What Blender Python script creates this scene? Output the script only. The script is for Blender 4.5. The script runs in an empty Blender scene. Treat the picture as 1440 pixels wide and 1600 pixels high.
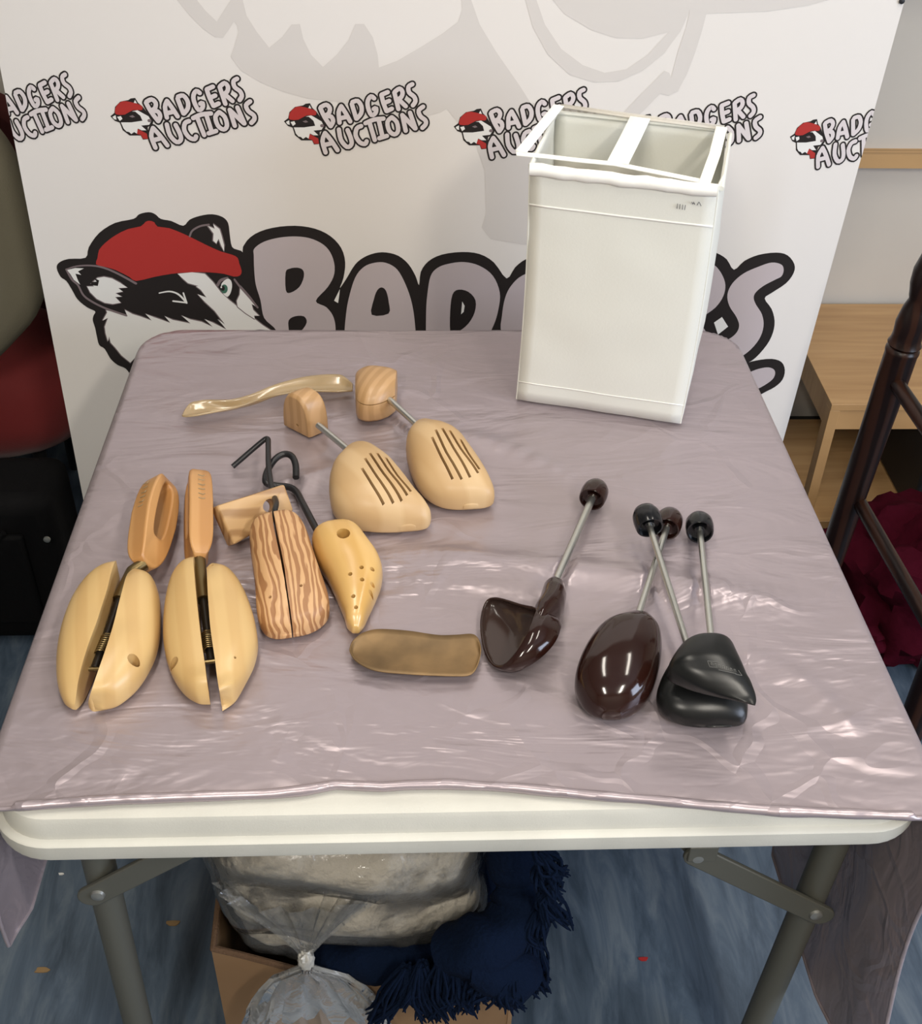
import bpy, bmesh, math, random
import numpy as np
from mathutils import Vector, Matrix, noise
from mathutils.bvhtree import BVHTree

random.seed(7)
SC = bpy.context.scene
COL = SC.collection
PI = math.pi

# ---------------------------------------------------------------- camera, world, lights, exposure
F = 1873.534
CAM = Vector((-0.0547, -0.6739, 1.6523))
EUL = (0.888918, -0.023804, -0.039676)
cd = bpy.data.cameras.new('camera'); cam = bpy.data.objects.new('camera', cd); COL.objects.link(cam)
cam.location = CAM; cam.rotation_euler = EUL
cd.sensor_fit = 'VERTICAL'; cd.sensor_height = 36; cd.lens = F/1600*36; cd.clip_start = 0.02
SC.camera = cam
ROT = cam.rotation_euler.to_matrix()

SC.view_settings.view_transform = 'Standard'
SC.view_settings.look = 'None'
SC.view_settings.gamma = 1.0
SC.view_settings.use_curve_mapping = False
SC.view_settings.exposure = 0.12

w = bpy.data.worlds.new('world'); SC.world = w; w.use_nodes = True
w.node_tree.nodes['Background'].inputs[0].default_value = (0.75, 0.85, 1.0, 1)
w.node_tree.nodes['Background'].inputs[1].default_value = 0.5

def area(name, loc, target, sx, sy, power, col):
    l = bpy.data.lights.new(name, 'AREA'); l.shape = 'RECTANGLE'; l.size = sx; l.size_y = sy
    l.energy = power; l.color = col
    o = bpy.data.objects.new(name, l); COL.objects.link(o); o.location = loc
    d = Vector(target)-Vector(loc); o.rotation_euler = d.to_track_quat('-Z', 'Y').to_euler()
    return o
WARM = (1.0, 0.93, 0.82)
CEIL = 2.75
CEIL_LIGHTS = [(-0.55, -1.75, 34.0), (0.85, -1.75, 38.0), (-0.3, 0.30, 12.0), (0.9, 0.30, 12.0)]
for i, (x, y, p) in enumerate(CEIL_LIGHTS):
    area('ceiling_lamp', (x, y, CEIL-0.075), (x, y, 0), 0.16, 1.1, p, WARM)
area('window_daylight', (2.55, -1.2, 1.6), (0.2, 0.2, 0.6), 1.5, 1.1, 52.0, (0.70, 0.80, 1.0))

# ---------------------------------------------------------------- pixel -> place
def at(u, v, x=None, y=None, z=None):
    d = ROT @ Vector(((u-720)/F, -(v-800)/F, -1.0))
    if z is not None: t = (z-CAM.z)/d.z
    elif x is not None: t = (x-CAM.x)/d.x
    else: t = (y-CAM.y)/d.y
    return CAM + d*t

# ---------------------------------------------------------------- materials
def mat(name, col, rough=0.5, metal=0.0, spec=0.5, coat=0.0, bump=None, var=None, alpha=None, trans=None, sheen=0.0, sub=0.0):
    """bump=(scale, strength, distance[, stretch]); var=(scale, amount[, stretch])"""
    m = bpy.data.materials.new(name); m.use_nodes = True
    nt = m.node_tree; b = nt.nodes['Principled BSDF']
    b.inputs['Base Color'].default_value = (*col, 1); b.inputs['Roughness'].default_value = rough
    b.inputs['Metallic'].default_value = metal; b.inputs['Specular IOR Level'].default_value = spec
    b.inputs['Coat Weight'].default_value = coat; b.inputs['Coat Roughness'].default_value = 0.12
    b.inputs['Sheen Weight'].default_value = sheen
    if sub: b.inputs['Subsurface Weight'].default_value = sub; b.inputs['Subsurface Scale'].default_value = 0.01
    if trans is not None: b.inputs['Transmission Weight'].default_value = trans
    if alpha is not None: b.inputs['Alpha'].default_value = alpha
    def tex(scale, stretch, detail=4):
        tc = nt.nodes.new('ShaderNodeTexCoord'); mp = nt.nodes.new('ShaderNodeMapping')
        mp.inputs['Scale'].default_value = stretch
        n = nt.nodes.new('ShaderNodeTexNoise'); n.inputs['Scale'].default_value = scale; n.inputs['Detail'].default_value = detail
        nt.links.new(tc.outputs['Object'], mp.inputs[0]); nt.links.new(mp.outputs[0], n.inputs['Vector'])
        return n
    if bump:
        n = tex(bump[0], bump[3] if len(bump) > 3 else (1, 1, 1))
        bp = nt.nodes.new('ShaderNodeBump'); bp.inputs['Strength'].default_value = bump[1]; bp.inputs['Distance'].default_value = bump[2]
        nt.links.new(n.outputs['Fac'], bp.inputs['Height']); nt.links.new(bp.outputs[0], b.inputs['Normal'])
    if var:
        n = tex(var[0], var[2] if len(var) > 2 else (1, 1, 1))
        cr = nt.nodes.new('ShaderNodeValToRGB'); a = var[1]
        cr.color_ramp.elements[0].position = 0.3; cr.color_ramp.elements[1].position = 0.7
        cr.color_ramp.elements[0].color = (*[max(0, c*(1-a)) for c in col], 1)
        cr.color_ramp.elements[1].color = (*[min(1, c*(1+a)) for c in col], 1)
        nt.links.new(n.outputs['Fac'], cr.inputs[0]); nt.links.new(cr.outputs[0], b.inputs['Base Color'])
    return m

def wood(name, c1, c2, scale=14, dist=2.5, rotz=0.0, rough=0.4, coat=0.2, stretch=(1, 0.12, 1), bump=0.0, sharp=(0.3, 0.7), wave=True, spec=0.5):
    m = bpy.data.materials.new(name); m.use_nodes = True
    nt = m.node_tree; b = nt.nodes['Principled BSDF']
    tc = nt.nodes.new('ShaderNodeTexCoord'); m0 = nt.nodes.new('ShaderNodeMapping'); mp = nt.nodes.new('ShaderNodeMapping')
    m0.inputs['Rotation'].default_value = (0, 0, -rotz)
    mp.inputs['Scale'].default_value = stretch
    nt.links.new(tc.outputs['Object'], m0.inputs[0]); nt.links.new(m0.outputs[0], mp.inputs[0])
    if wave:
        n = nt.nodes.new('ShaderNodeTexWave'); n.wave_type = 'BANDS'; n.bands_direction = 'X'
        n.inputs['Scale'].default_value = scale; n.inputs['Distortion'].default_value = dist
        n.inputs['Detail'].default_value = 2.5; n.inputs['Detail Scale'].default_value = 1.3
    else:
        n = nt.nodes.new('ShaderNodeTexNoise'); n.inputs['Scale'].default_value = scale; n.inputs['Detail'].default_value = 5
        n.inputs['Distortion'].default_value = dist
    nt.links.new(mp.outputs[0], n.inputs['Vector'])
    cr = nt.nodes.new('ShaderNodeValToRGB')
    cr.color_ramp.elements[0].position = sharp[0]; cr.color_ramp.elements[1].position = sharp[1]
    cr.color_ramp.elements[0].color = (*c1, 1); cr.color_ramp.elements[1].color = (*c2, 1)
    nt.links.new(n.outputs['Fac'], cr.inputs[0]); nt.links.new(cr.outputs[0], b.inputs['Base Color'])
    b.inputs['Roughness'].default_value = rough; b.inputs['Coat Weight'].default_value = coat; b.inputs['Specular IOR Level'].default_value = spec
    b.inputs['Coat Roughness'].default_value = 0.25
    if bump:
        bp = nt.nodes.new('ShaderNodeBump'); bp.inputs['Strength'].default_value = bump; bp.inputs['Distance'].default_value = 0.001
        nt.links.new(n.outputs['Fac'], bp.inputs['Height']); nt.links.new(bp.outputs[0], b.inputs['Normal'])
    return m

# ---------------------------------------------------------------- mesh helpers
class G:
    """collects verts / faces in world coordinates"""
    def __init__(s): s.v = []; s.f = []; s.mi = []
    def add(s, vs, fs, mi=0):
        o = len(s.v); s.v += [Vector(p) for p in vs]; s.f += [[i+o for i in f] for f in fs]; s.mi += [mi]*len(fs); return s
    def box(s, a, b, mi=0):
        x0, y0, z0 = a; x1, y1, z1 = b
        return s.add([(x0,y0,z0),(x1,y0,z0),(x1,y1,z0),(x0,y1,z0),(x0,y0,z1),(x1,y0,z1),(x1,y1,z1),(x0,y1,z1)],
                     [(0,3,2,1),(4,5,6,7),(0,1,5,4),(1,2,6,5),(2,3,7,6),(3,0,4,7)], mi)
    def hexa(s, p, q, mi=0):   # p: 4 pts ring, q: 4 pts ring
        return s.add(list(p)+list(q), [(3,2,1,0),(4,5,6,7),(0,1,5,4),(1,2,6,5),(2,3,7,6),(3,0,4,7)], mi)
    def loft(s, secs, mi=0, cap=True, closed=True):
        m = len(secs[0]); vs = [p for c in secs for p in c]; fs = []
        rng = m if closed else m-1
        for i in range(len(secs)-1):
            for k in range(rng):
                a = i*m+k; b = i*m+(k+1) % m
                fs.append((a, b, b+m, a+m))
        if cap and closed:
            fs.append(tuple(range(m))[::-1]); fs.append(tuple((len(secs)-1)*m+k for k in range(m)))
        return s.add(vs, fs, mi)
    def tube(s, pts, r, m=12, mi=0, cap=True):
        pts = [Vector(p) for p in pts]; n = len(pts)
        rs = r if isinstance(r, (list, tuple)) else [r]*n
        secs = []; up = None
        for i, p in enumerate(pts):
            t = (pts[min(i+1, n-1)]-pts[max(i-1, 0)]).normalized()
            if up is None:
                up = Vector((0, 0, 1)) if abs(t.z) < 0.9 else Vector((1, 0, 0))
            a = t.cross(up).normalized(); b = a.cross(t).normalized(); up = b
            secs.append([p+(a*math.cos(2*PI*k/m)+b*math.sin(2*PI*k/m))*rs[i] for k in range(m)])
        return s.loft(secs, mi, cap)
    def lathe(s, base, axis, prof, m=24, mi=0):
        base = Vector(base); ax = Vector(axis).normalized()
        a = ax.orthogonal().normalized(); b = ax.cross(a)
        secs = [[base+ax*h+(a*math.cos(2*PI*k/m)+b*math.sin(2*PI*k/m))*max(r, 1e-5) for k in range(m)] for r, h in prof]
        return s.loft(secs, mi, True)

def cat(pts, n=6, closed=False):
    P = [Vector(p) for p in pts]; L = len(P); out = []
    rng = L if closed else L-1
    for i in range(rng):
        p0 = P[(i-1) % L] if closed else P[max(i-1, 0)]; p1 = P[i]; p2 = P[(i+1) % L]
        p3 = P[(i+2) % L] if closed else P[min(i+2, L-1)]
        for k in range(n):
            t = k/n
            out.append(0.5*((2*p1)+(p2-p0)*t+(2*p0-5*p1+4*p2-p3)*t*t+(3*p1-p0-3*p2+p3)*t**3))
    if not closed: out.append(P[-1].copy())
    return out

def obj(name, g, m, parent=None, smooth=True, bevel=0, seg=2, origin=None, solid=0, sub=0, clean=True):
    me = bpy.data.meshes.new(name)
    o0 = Vector((0, 0, 0))
    if parent is not None:
        q = parent
        while q is not None: o0 += Vector(q.location); q = q.parent
    loc = Vector(origin)-o0 if origin is not None else Vector((0, 0, 0))
    off = o0+loc
    me.from_pydata([v-off for v in g.v], [], g.f)
    ms = m if isinstance(m, (list, tuple)) else [m]
    for k in ms: me.materials.append(k)
    for p, i in zip(me.polygons, g.mi): p.material_index = i
    if clean:
        bm = bmesh.new(); bm.from_mesh(me)
        bmesh.ops.recalc_face_normals(bm, faces=bm.faces); bm.to_mesh(me); bm.free()
    if smooth:
        me.polygons.foreach_set('use_smooth', [True]*len(me.polygons))
        me.set_sharp_from_angle(angle=math.radians(42))
    o = bpy.data.objects.new(name, me); COL.objects.link(o); o.location = loc
    if parent is not None: o.parent = parent
    if solid:
        md = o.modifiers.new('thickness', 'SOLIDIFY'); md.thickness = solid; md.offset = 0
    if bevel:
        md = o.modifiers.new('bevel', 'BEVEL'); md.width = bevel; md.segments = seg; md.limit_method = 'ANGLE'
        md.harden_normals = False
    if sub:
        md = o.modifiers.new('sub', 'SUBSURF'); md.levels = sub; md.render_levels = sub
    return o

def tag(o, label=None, cat=None, group=None, kind=None):
    if label: o['label'] = label
    if cat: o['category'] = cat
    if group: o['group'] = group
    if kind: o['kind'] = kind
    return o
def thing(name, label, cat, loc, group=None):
    o = bpy.data.objects.new(name, None); COL.objects.link(o); o.location = loc; o.empty_display_size = 0.05
    return tag(o, label, cat, group)
def struct(name, g, m, **k):
    o = obj(name, g, m, smooth=False, **k); o['kind'] = 'structure'; return o

def carve(o, g):
    """cut the closed shapes collected in g out of o, leaving a plain mesh"""
    q = Vector((0, 0, 0)); p = o
    while p is not None: q += Vector(p.location); p = p.parent
    me = bpy.data.meshes.new('cut'); me.from_pydata([v-q for v in g.v], [], g.f)
    bm = bmesh.new(); bm.from_mesh(me); bmesh.ops.recalc_face_normals(bm, faces=bm.faces); bm.to_mesh(me); bm.free()
    c = bpy.data.objects.new('cut', me); COL.objects.link(c); c.parent = o.parent; c.location = o.location
    md = o.modifiers.new('bool', 'BOOLEAN'); md.operation = 'DIFFERENCE'; md.object = c; md.solver = 'EXACT'; md.use_self = True
    bpy.context.view_layer.update()
    ev = o.evaluated_get(bpy.context.evaluated_depsgraph_get())
    new = bpy.data.meshes.new_from_object(ev)
    o.modifiers.clear()
    if len(new.polygons) > 10:
        old = o.data; o.data = new; bpy.data.meshes.remove(old)
        new.polygons.foreach_set('use_smooth', [True]*len(new.polygons)); new.set_sharp_from_angle(angle=math.radians(42))
    bpy.data.objects.remove(c); bpy.data.meshes.remove(me)

TZ = 0.744          # cloth surface on the table
# ================================================================= ROOM
M_floor = bpy.data.materials.new('blue_vinyl'); M_floor.use_nodes = True
nt = M_floor.node_tree; b = nt.nodes['Principled BSDF']
tc = nt.nodes.new('ShaderNodeTexCoord'); mp = nt.nodes.new('ShaderNodeMapping'); mp.inputs['Scale'].default_value = (9, 1.6, 1)
mp.inputs['Rotation'].default_value = (0, 0, 0.12)
n1 = nt.nodes.new('ShaderNodeTexNoise'); n1.inputs['Scale'].default_value = 3.0; n1.inputs['Detail'].default_value = 8; n1.inputs['Roughness'].default_value = 0.65; n1.inputs['Distortion'].default_value = 0.8
cr = nt.nodes.new('ShaderNodeValToRGB'); e = cr.color_ramp.elements
e[0].position = 0.32; e[0].color = (0.030, 0.048, 0.072, 1); e[1].position = 0.75; e[1].color = (0.135, 0.168, 0.20, 1)
k = e.new(0.52); k.color = (0.064, 0.092, 0.130, 1)
nt.links.new(tc.outputs['Object'], mp.inputs[0]); nt.links.new(mp.outputs[0], n1.inputs['Vector'])
nt.links.new(n1.outputs['Fac'], cr.inputs[0]); nt.links.new(cr.outputs[0], b.inputs['Base Color'])
b.inputs['Roughness'].default_value = 0.45
M_wall = mat('wall_paint', (0.60, 0.565, 0.505), 0.7, var=(2.5, 0.05), bump=(60, 0.1, 0.001))
M_ceil = mat('ceiling_paint', (0.75, 0.73, 0.69), 0.8)
M_black = mat('black_skirting', (0.012, 0.012, 0.013), 0.5)
M_trimwood = wood('pine_trim', (0.42, 0.25, 0.10), (0.55, 0.34, 0.15), 20, 1, PI/2, 0.5, 0.1)
WY = 1.674
XL, XR, YF = -2.4, 2.7, -3.0
struct('floor', G().box((XL, YF, -0.05), (XR, WY+0.1, 0)), M_floor)
struct('ceiling', G().box((XL, YF, CEIL), (XR, WY+0.1, CEIL+0.05)), M_ceil)
struct('wall_back', G().box((XL, WY, 0), (XR, WY+0.1, CEIL)), M_wall)
M_wall2 = mat('wall_low_bounce', (0.34, 0.32, 0.29), 0.7)  # unseen left and front walls, darkened to cut bounce light for contrast
struct('wall_left', G().box((XL-0.1, YF, 0), (XL, WY+0.1, CEIL)), M_wall2)
struct('wall_front', G().box((XL, YF-0.1, 0), (XR, YF, CEIL)), M_wall2)
g = G()
wy0, wy1, wz0, wz1 = -1.95, -0.45, 1.0, 2.15
g.box((XR, YF, 0), (XR+0.1, WY+0.1, wz0)); g.box((XR, YF, wz1), (XR+0.1, WY+0.1, CEIL))
g.box((XR, YF, wz0), (XR+0.1, wy0, wz1)); g.box((XR, wy1, wz0), (XR+0.1, WY+0.1, wz1))
struct('wall_right', g, M_wall)
g = G()
for a in (wy0, (wy0+wy1)/2-0.03, wy1-0.06): g.box((XR+0.02, a, wz0), (XR+0.08, a+0.06, wz1))
g.box((XR+0.02, wy0, wz0), (XR+0.08, wy1, wz0+0.06)); g.box((XR+0.02, wy0, wz1-0.06), (XR+0.08, wy1, wz1))
struct('window_1', g, M_ceil)
struct('baseboard_back', G().box((XL, WY-0.014, 0), (XR, WY, 0.034)), M_black)
struct('trim_1', G().box((XL, WY-0.035, 0.672), (XR, WY, 0.700)), M_trimwood)
struct('trim_2', G().box((XL, WY-0.05, 1.048), (XR, WY, 1.075)), M_trimwood)
M_fix = mat('fixture_white', (0.8, 0.8, 0.78), 0.5)
for x, y, p in CEIL_LIGHTS:
    t = thing('ceiling_light', 'long white fluorescent fitting on the ceiling', 'light', (x, y, CEIL-0.06), 'ceiling lights')
    obj('housing', G().box((x-0.11, y-0.6, CEIL-0.06), (x+0.11, y+0.6, CEIL)), M_fix, t, smooth=False)

# ================================================================= BANNER
BY = 1.06
M_ban = mat('banner_fabric', (0.79, 0.755, 0.715), 0.75, bump=(900, 0.15, 0.0004), spec=0.25)
M_wm = mat('print_pale_grey', (0.68, 0.645, 0.61), 0.75, spec=0.25)
M_wm2 = mat('print_pale_lilac_grey', (0.55, 0.50, 0.51), 0.75, spec=0.25)
M_pb = mat('print_black', (0.018, 0.014, 0.013), 0.6, spec=0.3)
M_pl = mat('print_lilac', (0.52, 0.455, 0.465), 0.7, spec=0.25)
M_pw = mat('print_white', (0.80, 0.79, 0.76), 0.7, spec=0.25)
M_pr = mat('print_red', (0.43, 0.035, 0.03), 0.65, spec=0.25)
M_pg = mat('print_grey', (0.20, 0.155, 0.16), 0.7, spec=0.25)
M_pgr = mat('print_green', (0.06, 0.16, 0.11), 0.7, spec=0.25)
M_pls = mat('print_small_lilac', (0.70, 0.64, 0.64), 0.7, spec=0.25)
PM = [M_wm, M_wm2, M_pb, M_pl, M_pw, M_pr, M_pg, M_pgr, M_pls]
WM, WM2, BK, LI, WH, RD, GY, GN, LS = range(9)
bxl = at(5, 130, y=BY).x; bxr = at(1413, 0, y=BY).x
banner = thing('display_banner', 'large white printed auction house banner standing behind the covered table', 'banner', ((bxl+bxr)/2, BY, 0))
bl0, bl1 = at(5, 130, y=BY), at(130, 780, y=BY); br0, br1 = at(1413, 0, y=BY), at(1220, 700, y=BY)
def edge(a, b, z): t = (z-a.z)/(b.z-a.z); return a.x+(b.x-a.x)*t
XB0, XB1 = edge(bl0, bl1, 0.03), edge(br0, br1, 0.03); XT0, XT1 = edge(bl0, bl1, 1.95), edge(br0, br1, 1.95)
g = G(); g.hexa([(XB0, BY, 0.03), (XB1, BY, 0.03), (XB1, BY+0.004, 0.03), (XB0, BY+0.004, 0.03)],
                [(XT0, BY, 1.95), (XT1, BY, 1.95), (XT1, BY+0.004, 1.95), (XT0, BY+0.004, 1.95)])
panel = obj('panel', g, M_ban, banner, smooth=False)
M_alu = mat('aluminium', (0.6, 0.6, 0.6), 0.35, 0.9)
obj('base', G().box((XB0, BY-0.04, 0), (XB1, BY+0.06, 0.03)), M_alu, banner, bevel=0.004)
obj('top_rail', G().tube([(XT0, BY+0.002, 1.955), (XT1, BY+0.002, 1.955)], 0.012), M_alu, banner)
obj('support_pole', G().tube([((XB0+XB1)/2, BY+0.04, 0.02), ((XB0+XB1)/2, BY+0.04, 1.94)], 0.01), M_alu, banner)
p = at(1409, 1, y=BY); obj('corner_clip', G().lathe((p.x-0.001, BY-0.001, p.z), (0, -1, 0), [(0.004, 0), (0.004, 0.002), (0.0, 0.003)], 12), M_black, banner)

class Print:
    """flat ink shapes on the banner; each layer lies a hair in front of the last"""
    def __init__(s, tr, shift=(0, 0), sx=1.0, x0=0.0): s.g = G(); s.tr = tr; s.shift = shift; s.sx = sx; s.x0 = x0
    def P(s, X, Y, lay):
        ox, oy, sc = s.tr; q = at(ox+X/sc, oy+Y/sc, y=BY)
        return Vector((s.x0+(q.x-s.x0)*s.sx+s.shift[0], BY-0.0003-0.00012*lay, q.z+s.shift[1]))
    def poly(s, m, pts, lay, smooth=0):
        if smooth: pts = [tuple(p) for p in cat([(a, b, 0) for a, b in pts], smooth, True)]
        s.g.add([s.P(p[0], p[1], lay) for p in pts], [tuple(range(len(pts)))], m)
    def ell(s, m, cx, cy, rx, ry, lay):
        s.poly(m, [(cx+rx*math.cos(2*PI*k/24), cy+ry*math.sin(2*PI*k/24)) for k in range(24)], lay)
    def stroke(s, m, pts, r, lay, n=5, taper=None):
        q = [(p.x, p.y) for p in cat([(a, b, 0) for a, b in pts], n)] if len(pts) > 2 else pts
        L = len(q); left = []; right = []
        for i, (x, y) in enumerate(q):
            a = q[max(i-1, 0)]; c = q[min(i+1, L-1)]; dx, dy = c[0]-a[0], c[1]-a[1]; d = math.hypot(dx, dy) or 1
            rr = r if taper is None else r*taper[0]+(r*taper[1]-r*taper[0])*i/(L-1)
            left.append((x-dy/d*rr, y+dx/d*rr)); right.append((x+dy/d*rr, y-dx/d*rr))
        vs = [s.P(*p, lay) for p in left]+[s.P(*p, lay) for p in right]
        s.g.add(vs, [(i, i+1, L+i+1, L+i) for i in range(L-1)], m)
        for j, (e, sg) in enumerate(((q[0], 1), (q[-1], 1))):
            rr = r if taper is None else r*taper[j]
            eps = 0.02*(j+1)
            s.g.add([s.P(e[0]+rr*math.cos(2*PI*k/16), e[1]+rr*math.sin(2*PI*k/16), lay+eps) for k in range(16)], [tuple(range(16))], m)
    def build(s, name, label):
        g = s.g; bm = bmesh.new(); me = bpy.data.meshes.new('t'); me.from_pydata(g.v, [], g.f)
        for p, i in zip(me.polygons, g.mi): p.material_index = i
        bm.from_mesh(me); bpy.data.meshes.remove(me)
        for (a, b, sg) in ((Vector((XB0, BY, 0.03)), Vector((XT0, BY, 1.95)), -1), (Vector((XB1, BY, 0.03)), Vector((XT1, BY, 1.95)), 1)):
            d = (b-a).normalized(); n = Vector((d.z, 0, -d.x))*sg
            bmesh.ops.bisect_plane(bm, geom=bm.verts[:]+bm.edges[:]+bm.faces[:], plane_co=a, plane_no=n, clear_outer=True)
        me = bpy.data.meshes.new(name)
        off = Vector(banner.location)
        for v in bm.verts: v.co -= off
        bm.to_mesh(me); bm.free()
        used = sorted({p.material_index for p in me.polygons}); remap = {u: i for i, u in enumerate(used)}
        idx = [remap[p.material_index] for p in me.polygons]
        for u in used: me.materials.append(PM[u])
        for p, i in zip(me.polygons, idx): p.material_index = i
        o = bpy.data.objects.new(name, me); COL.objects.link(o); o.parent = banner; o['label'] = label
        return o

# watermark
P = Print((260, 0, 3.273))
P.poly(WM, [(40,-20),(120,80),(190,150),(250,190),(290,192),(320,150),(345,110),(360,130),(368,165),(345,240),(328,290),(380,360),(480,420),(600,470),(720,503),(860,518),
  (1000,560),(1150,600),(1300,600),(1400,575),(1433,556)] +
  [(260*0+(x/2.618+400-260)*3.273, (y/2.618)*3.273) for x, y in [(900,600),(935,700),(940,870),(922,930),(960,978),(1090,1000),(1300,1000),(1420,900),(1440,760),(1420,600),(1330,470),(1130,420)]] +
  [((x/2.36+690-260)*3.273, y/2.36*3.273) for x, y in [(340,400),(290,320),(200,190),(140,90),(105,-10),(70,-10),(75,35),(60,80),(0,125)]] +
  [(1300,240),(1180,310),(1086,345),(1080,280),(1055,190),(1010,122),(965,122),(930,205),(870,280),(800,342),(740,280),(700,200),(682,122),(640,125),(590,190),(525,243),(460,160),(410,80),(385,-20),(340,-20),(258,110),(200,55),(140,-20)], 0)
P.tr = (690, 0, 2.36)
P.poly(WM, [(400,-12),(450,50),(550,110),(640,140),(740,142),(835,118),(880,78),(915,35),(975,50),(1200,42),(1350,20),(1440,-5),(1445,-12)], 0.4)
P.poly(WM, [(305,-12),(335,100),(390,200),(470,275),(560,303),(650,300),(740,260),(820,195),(880,115),(917,33),(835,118),(760,200),(680,255),(600,268),(520,240),(440,180),(380,90),(345,-12)], 0.8)
P.poly(WM, [(915,35),(975,50),(960,110),(935,190),(905,270),(870,335),(835,352),(805,345),(760,390),(720,430),(660,425),(720,360),(790,290),(820,260),(838,268),(845,285),(870,190),(900,100)], 1.2)
P.build('printed_watermark', 'pale grey oversized head print')

# badger head emblem
P = Print((80, 320, 4.0))
P.poly(BK, [(35,395),(50,360),(110,337),(215,330),(235,265),(300,175),(400,112),(515,87),(550,58),(610,45),(650,58),(685,87),(750,100),(825,130),(865,92),(930,68),(1005,58),(1070,75),(1105,112),(1115,180),(1130,262),(1175,283),(1200,300),(1300,420),(1280,560),(1305,610),(1325,660),(1345,715),(1390,745),(1425,795),(1440,850),(1400,920),(1300,960),(1200,1020),(1000,1120),(760,1180),(560,1120),(500,1065),(465,1022),(415,1000),(370,960),(335,900),(300,875),(285,820),(275,770),(260,720),(265,690),(275,665),(225,640),(165,590),(130,530),(95,475),(60,450)], 2, 3)
white = [(345,658),(400,670),(440,682),(478,697),(460,655),(510,682),(560,697),(628,722),(590,680),(640,700),(690,717),(745,737),(710,695),(760,718),(870,740),(815,690),(870,715),(940,730),(1010,762),(958,712),(1010,735),(1095,778),(1040,712),(1085,745),(1020,660),(960,605),(915,557),(970,578),(935,530),(905,508),(920,506),(855,488),(825,462),(790,430),(880,420),(960,430),(1010,480),(1060,545),(1110,592),(1170,640),(1250,695),(1320,750),(1385,792),(1390,850),(1280,900),(1150,950),(800,1040),(620,1010),(528,950),(495,985),(440,940),(400,890),(372,860),(362,822),(355,852),(340,800),(335,760),(355,705),(322,722),(350,672)]
P.stroke(GY, white+[white[0]], 6, 3, 1)
P.poly(WH, white, 4)
P.poly(RD, [(280,370),(290,330),(300,280),(340,235),(400,190),(480,150),(560,133),(590,105),(615,98),(645,108),(665,135),(740,145),(850,190),(960,245),(1060,290),(1130,310),(1165,330),(1175,365),(1190,410),(1180,440),(1140,447),(1080,430),(980,420),(870,420),(750,430),(640,450),(530,475),(490,450),(400,405),(330,385)], 5, 2)
P.stroke(GY, [(95,402),(160,382),(250,378),(330,392),(420,430),(530,490)], 7, 6, 4, (0.6, 1))
P.stroke(GY, [(95,402),(130,465),(168,500),(200,560),(250,600),(340,645),(470,690)], 6, 6.4, 4)
ear = [(262,480),(290,455),(330,448),(380,458),(430,485),(475,515),(420,518),(448,540),(402,550),(442,572),(400,574),(435,610),(385,618),(335,610),(285,585),(245,545),(225,508),(268,508),(250,490)]
P.stroke(GY, ear+[ear[0]], 6, 7, 1); P.poly(WH, ear, 7.5)
P.poly(BK, [(250,480),(285,478),(262,452),(300,470),(292,505),(250,500)], 7.8)
P.poly(WH, [(100,405),(150,393),(205,395),(168,414),(188,436),(152,428),(166,465),(182,497),(142,466),(120,430)], 8)
P.stroke(GY, [(866,195),(882,160),(930,132),(985,122)], 6, 6, 4)
ear2 = [(980,130),(1022,148),(1012,118),(1052,150),(1066,195),(1080,250),(1080,288),(1062,252),(1046,210),(1032,240),(1012,222),(1015,178)]
P.stroke(GY, ear2+[ear2[0]], 7, 6, 1); P.poly(WH, ear2, 7)
P.stroke(WH, [(675,550),(740,540),(795,558),(842,605)], 6, 5, 5, (0.6, 1.1))
P.stroke(WH, [(826,550),(847,612)], 5, 5.3); P.stroke(WH, [(847,610),(762,600)], 5, 5.6)
P.stroke(GY, [(1040,500),(1060,470),(1100,458)], 9, 5, 4)
P.poly(WH, [(1062,500),(1078,475),(1105,460),(1125,475),(1130,512),(1118,555),(1098,573),(1070,545)], 6, 3)
P.ell(GN, 1082, 524, 21, 28, 6.5); P.ell(BK, 1073, 520, 12, 16, 7); P.ell(WH, 1063, 513, 5, 6, 7.4)
chk = [(1182,508),(1215,545),(1245,580),(1285,636),(1252,618),(1262,655),(1300,692),(1268,690),(1272,712),(1215,675),(1165,635),(1160,598),(1178,560)]
P.stroke(GY, chk+[chk[0]], 6, 5, 1); P.poly(WH, chk, 6)
P.stroke(GY, [(1145,465),(1180,510),(1250,590),(1290,640)], 6, 6.6, 3)
P.poly(BK, [(1205,798),(1225,785),(1300,778),(1385,782),(1425,800),(1420,860),(1330,900),(1240,860)], 7)
P.poly(WH, [(1245,795),(1290,789),(1345,792),(1330,806),(1270,806)], 7.5)
P.build('printed_badger_head', 'printed badger head wearing a red flat cap')

# big lettering
def cv(pts, o, s, o2, s2): return [((x/s+o[0]-o2[0])*s2, (y/s+o[1]-o2[1])*s2) for x, y in pts]
A_, S_ = (360, 330), 2.88
r7 = lambda pts: cv(pts, (1080, 360), 4.0, A_, S_)
P = Print((*A_, S_))
top = [(55,215),(62,150),(110,102),(190,74),(290,65),(380,78),(450,112),(498,165),(516,230),(508,300),(492,345),(520,305),(560,240),(600,207),(650,188),(700,185),(755,200),(800,237),(832,290),(848,332),(856,272),(890,225),(950,195),(1040,183),(1120,192),(1185,230),(1242,302),(1280,252),(1330,215),(1400,200),(1480,215),(1550,290),(1620,215),(1700,190),(1780,210),(1850,260),(1900,215)]
P.poly(BK, top+r7([(0,150),(60,130),(105,133),(160,142),(220,180),(265,245),(330,190),(420,152),(530,138),(600,155),(642,210),(638,265),(590,330),(500,390),(457,425),(500,490),(519,565),(508,640),(470,715),(400,795),(340,833),(290,848),(200,880),(0,900),(-300,900)])+[(1000,820),(500,800),(160,780),(140,690),(60,560)], 1, 3)
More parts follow.
